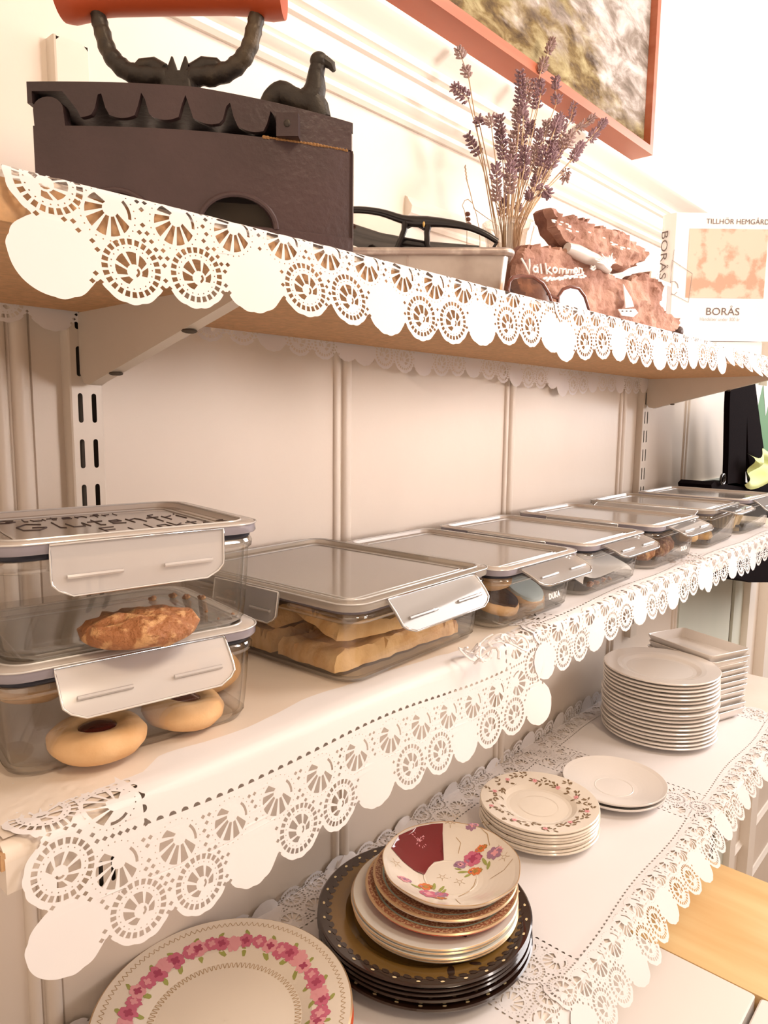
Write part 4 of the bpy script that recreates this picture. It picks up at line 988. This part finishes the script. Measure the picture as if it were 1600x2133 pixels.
bread([(.376, .458), (.450, .462), (.455, .560), (.380, .545)], zc+.023, .016, 'golden shortbread slice stacked at the back left of the largest container', 4)
bread([(.465, .466), (.535, .462), (.538, .565), (.468, .565)], zc+.0005, .018, 'golden shortbread slab at the back right of the largest container', 5)
bread([(.470, .470), (.530, .470), (.532, .560), (.470, .560)], zc+.023, .016, 'golden shortbread slice stacked at the back right of the largest container', 6)
# container 3
def disc_cookie(px, py, pz, r, label, topm='choc', rot=(0, 0, 0), sd=0, m2='cookie'):
    t = thing('iced_cookie', label, 'cookie', (px, py, pz)); t.rotation_euler = rot
    b = MB(); lump(b, [(.001, 0), (r*.85, 0), (r, .003), (r, .010), (r*.9, .013), (.001, .014)], 30, (0, 0, 0), .001, 80, sd); b.build('cookie_base', m2, t, angle=60)
    b = MB(); lump(b, [(r*.93, .0115), (r*.9, .0145), (r*.6, .0156), (.001, .016)], 30, (0, 0, 0), .0008, 80, sd+1); q = b.build('icing', topm, t, angle=60); return t
disc_cookie(.622, .410, zc+.006, .030, 'chocolate-covered cookie at the front left of the third container in the row', rot=(.35, .1, 0), sd=1)
disc_cookie(.630, .470, zc+.001, .032, 'chocolate-covered cookie behind the front one, third container in the row', sd=2)
disc_cookie(.632, .425, zc+.026, .030, 'pale cookie on top of the chocolate ones, third container in the row', 'cookie', (.15, -.1, 0), sd=3)
disc_cookie(.640, .520, zc+.0185, .030, 'pale cookie at the back of the third container in the row', 'cookie', sd=4)
disc_cookie(.690, .415, zc+.001, .026, 'pale blue iced cookie at the front right of the third container in the row', 'icing', (.5, 0, 0), sd=5)
# container 4
disc_cookie(.815, .455, zc+.0195, .034, 'dark chocolate cake round at the left of the middle container', 'choc', m2='choc', sd=6)
disc_cookie(.815, .455, zc+.001, .034, 'dark chocolate cake round underneath at the left of the middle container', 'choc', m2='choc', sd=7)
disc_cookie(.880, .500, zc+.001, .032, 'dark chocolate cake round at the back right of the middle container', 'choc', m2='choc', sd=8)
b = MB(); n = 12; vs = []
for i in range(n+1):
    for j in range(n+1):
        u, v = i/n, j/n; vs.append((.785+.115*u, .385+.035*v+.014*math.sin(v*3+u*4), zc+.004+.032*v*(1-.3*u)+.004*math.sin(u*9)))
b.add(vs, [(i*(n+1)+j, (i+1)*(n+1)+j, (i+1)*(n+1)+j+1, i*(n+1)+j+1) for i in range(n) for j in range(n)])
tag(b.build('paper_napkin', 'napkin', fix=False), 'folded white paper napkin leaning in the middle container', 'napkin')
random.seed(12)
for k in range(7):
    b = MB(); r = random.uniform(.002, .004); lump(b, [(.0003, 0), (r, 0), (r*1.2, r*.6), (r*.5, r*1.2), (.0003, r*1.3)], 9, (0, 0, 0), r*.7, 500, k)
    tag(b.build('cookie_crumb', 'oat', loc=(.796+k*.009, .382+.003*(k % 2), zc-.0003), angle=80), 'caramel-brown crumb at the front bottom of the middle container', 'crumb', 'crumbs in the middle container')
# container 5 oat balls, container 6 clusters
random.seed(21)
for k, (x, y) in enumerate([(1.005, .405), (1.045, .400), (1.085, .408), (1.010, .450), (1.055, .448), (1.095, .460), (1.020, .500), (1.070, .510)]):
    b = MB(); lump(b, [(.001, 0), (.012, .001), (.018, .008), (.018, .016), (.012, .024), (.001, .027)], 20, (0, 0, 0), .004, 110, k)
    tag(b.build('oat_ball', 'oat', loc=(x, y, zc), angle=80), 'brown oat ball in the container third from the right', 'pastry', 'oat balls')
for k, (x, y) in enumerate([(1.215, .415), (1.255, .405), (1.225, .460), (1.285, .440)]):
    b = MB(); lump(b, [(.001, 0), (.013, .001), (.018, .006), (.015, .014), (.001, .018)], 20, (0, 0, 0), .005, 130, k+20)
    tag(b.build('oat_cluster', 'short', loc=(x, y, zc), angle=80), 'small golden oat cluster in the container second from the right', 'pastry', 'oat clusters')
for k, (x, y) in enumerate([(1.433, .425), (1.489, .432), (1.428, .485), (1.486, .492)]):
    lb = ['muffin in cream paper cup, nearest at the left in the rightmost container', 'muffin in cream paper cup, front right in the rightmost container', 'muffin in cream paper cup, back left in the rightmost container', 'muffin in cream paper cup, back right in the rightmost container'][k]
    t = thing('muffin', lb, 'muffin', (x, y, zc)); b = MB(); R = []
    for z, r in ((0, .019), (.024, .0265), (.0242, .0258), (.001, .0185)): R.append([((r+.0009*math.cos(24*2*math.pi*j/96))*math.cos(2*math.pi*j/96), (r+.0009*math.cos(24*2*math.pi*j/96))*math.sin(2*math.pi*j/96), z) for j in range(96)])
    b.loft(R, True, True); b.build('paper_cup', 'muffin_cup', t, angle=60)
    b = MB(); lump(b, [(.0250, .0225), (.0270, .027), (.022, .033), (.010, .0365), (.001, .037)], 28, (0, 0, 0), .0015, 90, k); b.build('muffin_top', 'cake', t, angle=80)
# ------------------------------------------------------------------ plates
def plate_prof(R, rise, th=.0032, well=.56, lip=0, foot=.55, rim=.0):
    top = [(.0005, th+.001), (R*well*.9, th+.001), (R*well, th+.0018), (R*(well+.08), th+rise*.42), (R*(well+.16), th+rise*.55), (R*.985, rise-.0004), (R, rise-.0016)]
    bot = [(R*.99, rise-.0034), (R*(well+.20), rise*.55-.0006), (R*(well+.07), rise*.12), (R*foot+.003, .0012), (R*foot+.001, 0), (R*foot-.002, 0), (R*foot-.003, .0012), (.0005, .0012)]
    return top, bot
def bowl_prof(R, rise, th=.003, well=.38):
    n = 8; top = [(.0005, th), (R*well*.92, th), (R*well*.97, th+.0006), (R*well, th+.0001)]+[(R*(well+(1-well)*k/n), th+(rise-th-.0006)*(k/n)**1.35) for k in range(1, n)]+[(R*.994, rise-.0002), (R, rise-.001)]
    bot = [(R*.992, rise-.0034)]+[(R*(well+(1-well)*k/n)+.001, max(.0012, (rise-th)*(k/n)**1.35-.0012)) for k in range(n-1, 1, -1)]+[(R*well+.002, 0), (R*well-.002, 0), (R*well-.003, .001), (.0005, .001)]
    return top, bot
def zat(top, r):
    for (r0, z0), (r1, z1) in zip(top, top[1:]):
        if r0 <= r <= r1: return z0+(z1-z0)*(r-r0)/max(1e-9, r1-r0)
    return top[-1][1]
class Plate:
    def __init__(s, prof, bands=(), seg=72, wav=0):
        s.b = MB(); s.top, s.bot = prof; s.w = wav; s.seg = seg
        T = s.top; pr = []
        cuts = sorted({c for bd in bands for c in bd[:2] if c > .001})
        rs = sorted({r for r, z in T} | set(cuts)); T2 = [(r, zat(T, r)) for r in rs]; T2[-1] = T[-1]
        def ring(r, z):
            out = []
            for k in range(seg): a = 2*math.pi*k/seg; q = r*(1+wav*math.cos(a*9)*(r/T[-1][0])**6); out.append((q*math.cos(a), q*math.sin(a), z))
            return out
        for (r0, z0), (r1, z1) in zip(T2, T2[1:]):
            mi = 0
            for bd in bands:
                if bd[0]-1e-7 <= r0 and r1 <= bd[1]+1e-7: mi = bd[2]
            s.b.loft([ring(r0, z0), ring(r1, z1)], False, False, mi)
        um = 0
        for bd in bands:
            if bd[0] < 0: um = bd[2]
        s.b.loft([ring(*T2[-1])]+[ring(r, z) for r, z in s.bot], False, True, um)
    def decal(s, pts, mi, lift=.00022):
        c = (sum(p[0] for p in pts)/len(pts), sum(p[1] for p in pts)/len(pts))
        def P(p): return (p[0], p[1], zat(s.top, math.hypot(*p))+lift)
        n = len(pts); s.b.add([P(c)]+[P(p) for p in pts], [(0, 1+k, 1+(k+1) % n) for k in range(n)], mi)
    def blob(s, x, y, rx, ry, rot, mi, n=10, lift=.00022, jit=.15, seed=0):
        rr = random.Random(seed); P = []
        for k in range(n): a = 2*math.pi*k/n; q = 1+rr.uniform(-jit, jit); u, v = rx*q*math.cos(a), ry*q*math.sin(a); P.append((x+u*math.cos(rot)-v*math.sin(rot), y+u*math.sin(rot)+v*math.cos(rot)))
        s.decal(P, mi, lift)
    def line(s, pts, w, mi, lift=.00018):
        for a, c in zip(pts, pts[1:]):
            d = Vector((c[0]-a[0], c[1]-a[1])); 
            if d.length < 1e-7: continue
            n = Vector((-d.y, d.x)).normalized()*w/2; s.decal([(a[0]+n.x, a[1]+n.y), (c[0]+n.x, c[1]+n.y), (c[0]-n.x, c[1]-n.y), (a[0]-n.x, a[1]-n.y)], mi, lift)
    def build(s, name, mats, loc, label, cat='plate', rz=0, tilt=None, group=None):
        o = s.b.build(name, mats, loc=loc, angle=50, fix=False, rz=rz)
        if tilt: o.rotation_euler = (tilt[0], tilt[1], rz)
        return tag(o, label, cat, group)
ORD = ['', 'second', 'third', 'fourth', 'fifth', 'sixth', 'seventh', 'eighth', 'ninth', 'tenth', 'eleventh', 'twelfth', 'thirteenth', 'fourteenth', 'fifteenth', 'sixteenth', 'seventeenth', 'eighteenth', 'nineteenth']
def stack(proto, n, base, pitch, cx, cy, topz_label, tmpl, jit=.0015, seed=0, cat='plate', group=None, rzj=3.0):
    """proto is the topmost; the rest are copies under it"""
    rr = random.Random(seed); proto.location = (cx, cy, base+pitch*(n-1))
    for k in range(1, n):
        c = copy_tree(proto); c.location = (cx+rr.uniform(-jit, jit), cy+rr.uniform(-jit, jit), base+pitch*(n-1-k)+rr.uniform(-.0006, .0006)*(pitch > .0065)); c.rotation_euler[2] = rr.uniform(-rzj, rzj)*.5
        c['label'] = (tmpl % (ORD[k]+' from the top')) if k < n-1 else (tmpl % 'at the very bottom')
        if group: c['group'] = group
    if group: proto['group'] = group
TB = ZT+.0030
# white dinner plates
P = Plate(plate_prof(.1015, .0125, well=.60), seg=96)
o = P.build('dinner_plate', ['porcelain'], (0, 0, 0), 'white dinner plate, topmost of the tall round stack')
stack(o, 18, TB, .00685, 1.292, .472, '', 'white dinner plate in the tall round stack, %s', .0022, 2, group='tall stack of white dinner plates')
# bowls
P = Plate(bowl_prof(.0775, .0165), seg=80)
o = P.build('white_saucer', ['porcelain'], (0, 0, 0), 'plain white deep saucer, upper of the pair beside the floral stack', 'saucer')
stack(o, 2, TB, .0068, 1.022, .434, '', 'plain white deep saucer, lower of the pair beside the floral stack (%s)', .002, 3, 'saucer')
for q in bpy.data.objects:
    if q.name.startswith('white_saucer') and q is not o: q['label'] = 'plain white deep saucer, lower of the pair beside the floral stack'
# floral saucers
P = Plate(plate_prof(.0825, .0140, well=.55), seg=80); random.seed(31)
P.line([(.027*math.cos(2*math.pi*k/48), .027*math.sin(2*math.pi*k/48)) for k in range(49)], .0007, 0, .0004)
k = 0; a = 0
while a < 6.28:
    r = random.uniform(.054, .076); x, y = r*math.cos(a), r*math.sin(a)
    P.line([(x, y), (x+.005*math.cos(a+1.9), y+.005*math.sin(a+1.9))], .0004, 1)
    for q in range(3):
        d = a+1.5+random.uniform(-1.1, 1.1); P.blob(x+.006*math.cos(d), y+.006*math.sin(d), .0034, .0014, d, 1, 7, seed=k+q)
    if k % 6 == 0:
        for q in range(5): P.blob(x+.002*math.cos(q*1.26), y+.002*math.sin(q*1.26), .0020, .0018, 0, 2, 6, .0003, seed=q)
        P.blob(x, y, .0009, .0009, 0, 3, 6, .0004)
    a += .105; k += 1
o = P.build('floral_saucer', ['cream_china', 'leaf_b', 'rose_l', 'orange'], (0, 0, 0), 'white saucer with a leafy flower border, topmost of the floral stack', 'saucer')
stack(o, 8, TB, .0042, .855, .470, '', 'white saucer with a leafy flower border, %s of the floral stack', .0014, 4, 'saucer', 'stack of floral saucers')
# rectangular dishes
t = thing('rectangular_dish', 'white rectangular dish, topmost of the tall stack at the right', 'dish')
b = MB(); w, d = .108, .158
b.loft([rrect(w*a, d*c, r, z, 5) for a, c, r, z in [(.78, .84, .010, 0), (.82, .87, .011, .0012), (.93, .95, .010, .010), (1, 1, .009, .0195), (1.005, 1.003, .009, .0212), (.985, .988, .008, .0220), (.965, .975, .008, .0205), (.88, .92, .008, .0095), (.84, .89, .008, .0048)]], True, True)
b.build('dish_body', 'porcelain', t, angle=50); bpy.data.objects[t.name].rotation_euler = (0, 0, -.30)
rr = random.Random(6); n = 11
for k in range(n):
    c = t if k == 0 else copy_tree(t); c.location = (1.452+rr.uniform(-.002, .002), .462+rr.uniform(-.002, .002), TB+.01165*(n-1-k)); c.rotation_euler = (0, 0, -.36+rr.uniform(-.03, .03)); c['group'] = 'tall stack of rectangular dishes'
    if k: c['label'] = 'white rectangular dish in the tall stack at the right, '+(ORD[k]+' from the top' if k < n-1 else 'at the very bottom')
# dark stack
R = .1175; P = Plate(plate_prof(R, .0170, well=.66), ((0, R*.90, 1), (R*.90, R, 0)), seg=96)
for k in range(30):
    a = 2*math.pi*k/30; P.blob(R*.945*math.cos(a), R*.945*math.sin(a), .0022, .0014, a+1.57, 2, 8, .0004, .1, k)
for k in range(60):
    a = 2*math.pi*k/60; P.blob(R*.895*math.cos(a), R*.895*math.sin(a), .0045, .0028, a+1.2, 0, 8, .0003, .1, k)
for (x, y, l, w_, q) in ((-.055, -.078, .009, .004, .6), (-.030, -.090, .006, .003, 2), (.02, -.095, .007, .0035, 1.2), (-.062, .02, .007, .004, 1), (-.02, -.068, .006, .003, .2)): P.blob(x, y, l, w_, q, 0, 9, .0003, .2)
o = P.build('dark_plate', ['dark_glaze', 'olive_glaze', 'dot'], (0, 0, 0), 'large dark brown plate with olive centre and cream rim dots, topmost of the dark ones')
stack(o, 5, TB, .0062, .577, .453, '', 'large dark brown plate with cream rim dots, %s', .003, 5, group='stack of dark brown plates')
z5 = TB+.0062*4+.0046
P = Plate(plate_prof(.0915, .0135, well=.6), ((.0905, .0915, 2),), seg=90)
for k in range(16):
    a = 4.15+.07*k; r = .062+.012*math.sin(k*2.1); P.blob(r*math.cos(a), r*math.sin(a), .0045, .0026, k*1.3, 1, 9, .0003, .35, k)
o = P.build('grey_white_plate', ['grey_china', 'ink', 'gilt'], (0, 0, 0), 'grey-white plate with a smudged black flower print, directly under the ornate gilt plates')
stack(o, 4, z5, .0042, .588, .447, '', 'grey-white plate resting over the dark plates, %s of its four', .0018, 8, group='stack of grey-white plates')
def brocade_plate(R, rise, under):
    P = Plate(plate_prof(R, rise, well=.52), ((.0, R*.66, 0), (R*.66, R*.84, 1), (R*.84, R*.865, 2), (R*.865, R*.875, 3), (R*.875, R*.965, 1), (R*.965, R, 3), (-1, 0, 4)), seg=90, wav=.0)
    for k in range(64):
        a = 2*math.pi*k/64; P.blob(R*.92*math.cos(a), R*.92*math.sin(a), .0011, .0007, a, 3, 6, .0003, .1, k)
    return P
z6 = z5+.0042*3+.0048
brocade_plate(.0845, .0185, 1).build('ornate_plate', ['cream_china', 'brocade', 'teal', 'gilt', 'orange_glaze'], (.594, .443, z6), 'brown and gilt ornate plate with an orange-red outside, lowest of the ornate ones')
brocade_plate(.0802, .0185, 0).build('ornate_saucer', ['cream_china', 'brocade', 'teal', 'gilt', 'cream_china'], (.600, .443, z6+.0085), 'brown and gilt ornate saucer directly under the rose-painted saucer', 'saucer')
# top painted saucer
R = .0765; P = Plate(bowl_prof(R, .0245, well=.40), ((R*.985, R, 1),), seg=90, wav=.008)
cc = Vector((.603, .437)); ztop = z6+.0085+.0085+.022
def sp(px, py): p = at_z(px, py, ztop-.008); return (p.x-cc.x, p.y-cc.y)
def flower(x, y, r, m1, m2, seed=0):
    rr = random.Random(seed)
    for k in range(7): a = k*.9; P.blob(x+r*.55*math.cos(a), y+r*.55*math.sin(a), r*.5, r*.42, a, m1, 8, .0003+.00003*k, .2, seed+k)
    for k in range(4): a = k*1.6+.5; P.blob(x+r*.25*math.cos(a), y+r*.25*math.sin(a), r*.30, r*.22, a, m2, 7, .0006, .2, seed+k)
# maroon fan panel
fan = [sp(*q) for q in [(815, 1778), (830, 1755), (862, 1728), (890, 1712), (917, 1703), (922, 1740), (925, 1774), (905, 1778), (893, 1790), (885, 1804), (865, 1800), (840, 1791)]]
fan = [(x*min(1, .074/max(1e-6, math.hypot(x, y))), y*min(1, .074/max(1e-6, math.hypot(x, y)))) for x, y in fan]
tri = geometry.delaunay_2d_cdt([Vector(p) for p in fan]+[Vector((x*.004, y*.004)) for x in range(-18, 19) for y in range(-18, 19)], [], [list(range(len(fan)))], 1, 1e-7)
P.b.add([(v.x, v.y, zat(P.top, v.length)+.0004) for v in tri[0]], [tuple(f) for f in tri[2]], 2)
c = sp(873, 1752); rr = random.Random(5)
for k in range(26): a = rr.random()*6.28; q = rr.random()*.009; P.blob(c[0]+q*math.cos(a), c[1]+q*math.sin(a), .0012, .0005, a, 4, 6, .0006, .2, k)
for (x, y, r, a, c2_) in ((985, 1776, .0075, 5, 6), (960, 1783, .0050, 10, 4), (990, 1797, .0050, 8, 9), (1002, 1765, .0035, 8, 9), (983, 1735, .0045, 10, 4), (1030, 1778, .0060, 10, 4), (893, 1850, .0070, 5, 4), (887, 1830, .0050, 8, 9), (918, 1846, .0050, 10, 5), (843, 1828, .0042, 4, 10), (918, 1858, .003, 8, 9)):
    x, y = sp(x, y); flower(x, y, r*1.35, a, c2_, int(x*9999)); flower(x+.004, y-.003, r*.8, c2_, a, int(x*999)); flower(x-.004, y+.003, r*.7, a, 10, int(x*99))
for (x, y, l, a) in ((1010, 1785, .006, 1), (1018, 1793, .006, .4), (965, 1798, .006, 2.4), (975, 1805, .005, 2.9), (905, 1828, .006, .6), (920, 1833, .006, .1), (868, 1836, .006, 2), (925, 1838, .005, .1), (955, 1792, .004, 2)): x, y = sp(x, y); P.blob(x, y, l, l*.32, a, 7, 8, .00035, .1)
for (x, y) in ((922, 1808), (958, 1818), (948, 1715), (1010, 1730), (825, 1800), (1050, 1790), (1045, 1775), (938, 1728)):
    x, y = sp(x, y)
    P.line([(x+.0025*math.cos(k*1.05), y+.0025*math.sin(k*1.05)) for k in range(7)], .0004, 3)
    for k in range(5): a = k*1.26; P.line([(x+.003*math.cos(a), y+.003*math.sin(a)), (x+.0065*math.cos(a), y+.0065*math.sin(a))], .0005, 3)
for q in ([(992, 1812), (988, 1825), (978, 1838), (955, 1850)], [(950, 1858), (955, 1872), (960, 1885)], [(1068, 1800), (1050, 1812), (1022, 1818)], [(950, 1745), (960, 1752), (955, 1765)], [(1000, 1740), (1015, 1750), (1020, 1765)]): P.line([sp(*p) for p in q], .0007, 3)
o = P.build('painted_saucer', ['cream_china', 'gilt', 'maroon', 'scroll', 'rose_l', 'rose', 'rose_d', 'leaf', 'orange', 'gold', 'violet'], (cc.x, cc.y, z6+.0085+.0085), 'small saucer with painted roses and a maroon fan, topmost on the mixed pile', 'saucer')
# rose plates at the front left
R = .118; P = Plate(plate_prof(R, .0200, well=.60), ((R*.985, R, 1), (-1, 0, 0)), seg=110)
random.seed(17)
nR = 46
for k in range(nR):
    a = 2*math.pi*k/nR+random.uniform(-.03, .03); r = R*.745+random.uniform(-.002, .002); x, y = r*math.cos(a), r*math.sin(a); q = .0082+random.uniform(-.0008, .0014)
    if k % 2: P.blob(x*1.10, y*1.10, .0045, .0022, a+random.uniform(-1, 1), 5, 7, .0002, .2, k); P.blob(x*.89, y*.89, .0045, .0024, a+random.uniform(-1, 1), 5, 7, .0002, .2, k+50)
    flower(x, y, q, 2 if k % 3 else 3, 4 if k % 2 else 3, k)
for rad, w_, nn, amp in ((R*.925, .0005, 120, .0022), (R*.570, .0006, 96, .0030)):
    for k in range(nn):
        a = 2*math.pi*k/nn; P.line([((rad+amp*math.cos(q*1.2))*math.cos(a+q*.011), (rad+amp*math.cos(q*1.2))*math.sin(a+q*.011)) for q in range(6)], w_, 6, .0002)
o = P.build('rose_plate', ['cream_china', 'gilt', 'rose', 'rose_l', 'rose_d', 'leaf', 'scroll'], (.347, .503, TB+.0175), 'large cream plate with a garland of pink roses, front left')
P = Plate(plate_prof(R*.99, .0185, well=.6), ((-1, 0, 1), (R*.93, R*.99, 1)), seg=90)
P.build('orange_rimmed_plate', ['cream_china', 'orange_glaze'], (.3485, .5015, TB+.0085), 'orange-rimmed plate hidden right under the rose-garland plate')
P = Plate(plate_prof(R*.97, .0180, well=.6), seg=90)
P.build('cream_plate', ['cream_china'], (.347, .503, TB), 'cream plate at the bottom of the front left pile')
# ------------------------------------------------------------------ worktop below
t = thing('cutting_board', 'pale beech wooden board standing to the right of the white worktop', 'board', (1.10, .30, .676)); MB().box(-.126, .139, -.62, .30, -.03, .022).build('board_plank', 'wood', t, smooth=False)
t = thing('white_worktop', 'white enamelled cabinet top below the shelves, with one seam', 'worktop', (.45, .20, .40))
b = MB(); b.loft([rrect(1.042, .402, .004, z, 3, 0, .205) for z in (0, .298)]+[rrect(1.038, .398, .004, .300, 3, 0, .205)]); b.build('cabinet_top', 'white_top', t, angle=30)
b = MB(); b.loft([rrect(1.042, .50, .004, z, 3, 0, -.2525) for z in (0, .298)]+[rrect(1.038, .496, .004, .300, 3, 0, -.2525)]); b.build('cabinet_front', 'white_top', t, angle=30)
# ------------------------------------------------------------------ bag and signs at the right
def bagp(x, y, Y=.50): return at_y(x, y, Y)
org = Vector((1.80, .50, 1.14)); t = thing('black_bag', 'black cloth shoulder bag hanging by its straps beyond the shelf end', 'bag', org)
b = MB()
s1 = [bagp(1524, 770), bagp(1520, 850), bagp(1518, 950), bagp(1516, 1010)]; s1r = [bagp(1560, 770), bagp(1557, 850), bagp(1554, 950), bagp(1553, 1015)]
b.loft([[a-org, c-org, c-org+Vector((0, .012, 0)), a-org+Vector((0, .012, 0))] for a, c in zip(s1, s1r)]); b.build('strap', 'black_cloth', t, smooth=False)
s2 = [bagp(1556, 770, .52), bagp(1556, 850, .52), bagp(1559, 950, .52), bagp(1572, 1030, .52)]; s2r = [bagp(1570, 770, .52), bagp(1580, 850, .52), bagp(1592, 940, .52), bagp(1608, 1030, .52)]
b = MB(); b.loft([[a-org, c-org, c-org+Vector((0, .012, 0)), a-org+Vector((0, .012, 0))] for a, c in zip(s2, s2r)]); b.build('strap', 'black_cloth', t, smooth=False)
b = MB(); top = [(1482, 1010), (1488, 1003), (1515, 1008), (1552, 1004), (1575, 1012), (1600, 1030), (1640, 1035), (1640, 1213), (1560, 1213), (1500, 1190)]
b.prism([bagp(*q)-org for q in top], (0, .07, 0)); b.build('bag_body', 'black_cloth', t, smooth=False)
b = MB(); c = bagp(1506, 998, .495)-org; tube_loop(b, [c+Vector((.014*math.cos(a), 0, .011*math.sin(a))) for a in [2*math.pi*k/14 for k in range(14)]], .0028, 8); b.build('ring', 'black_plastic', t)
# lime cloth in the bag
b = MB(); o0 = bagp(1578, 985, .505); n = 14; vs = []
for i in range(n+1):
    for j in range(n+1):
        u, v = i/n, j/n; p = bagp(1556+62*u, 944+66*v+10*math.sin(u*7), .486); vs.append(p+Vector((0, -.012*math.sin(u*6+v*4)-.01*math.sin(v*9), 0)))
b.add(vs, [(i*(n+1)+j, (i+1)*(n+1)+j, (i+1)*(n+1)+j+1, i*(n+1)+j+1) for i in range(n) for j in range(n)])
tag(b.build('lime_cloth', 'lime', fix=False), 'crumpled lime-green and white cloth sticking out of the black bag', 'cloth')
# green pennant poster
pa = at_y(1572, 800, .584); t = thing('green_poster', 'green and white poster with pennants on the wall, behind the black bag', 'poster', (pa.x, .584, 1.30))
x1 = .55; MB().box(-.03, x1, 0, .004, -.02, .25).build('poster_sheet', 'green_sign', t, smooth=False)
b = MB()
for k in range(5): x = .03+.10*k; b.prism([(x-.045, -.0008, .25), (x+.045, -.0008, .25), (x, -.0008, .165)], (0, .0005, 0))
b.box(-.03, x1, -.001, -.0004, -.02, .045)
text_mesh(b, 'irla', .055, (.0, -.0012, .105), (1, 0, 0), (0, 0, 1)); text_mesh(b, 'ara', .055, (.03, -.0012, .055), (1, 0, 0), (0, 0, 1))
b.build('white_print', 'white_gloss', t, smooth=False)
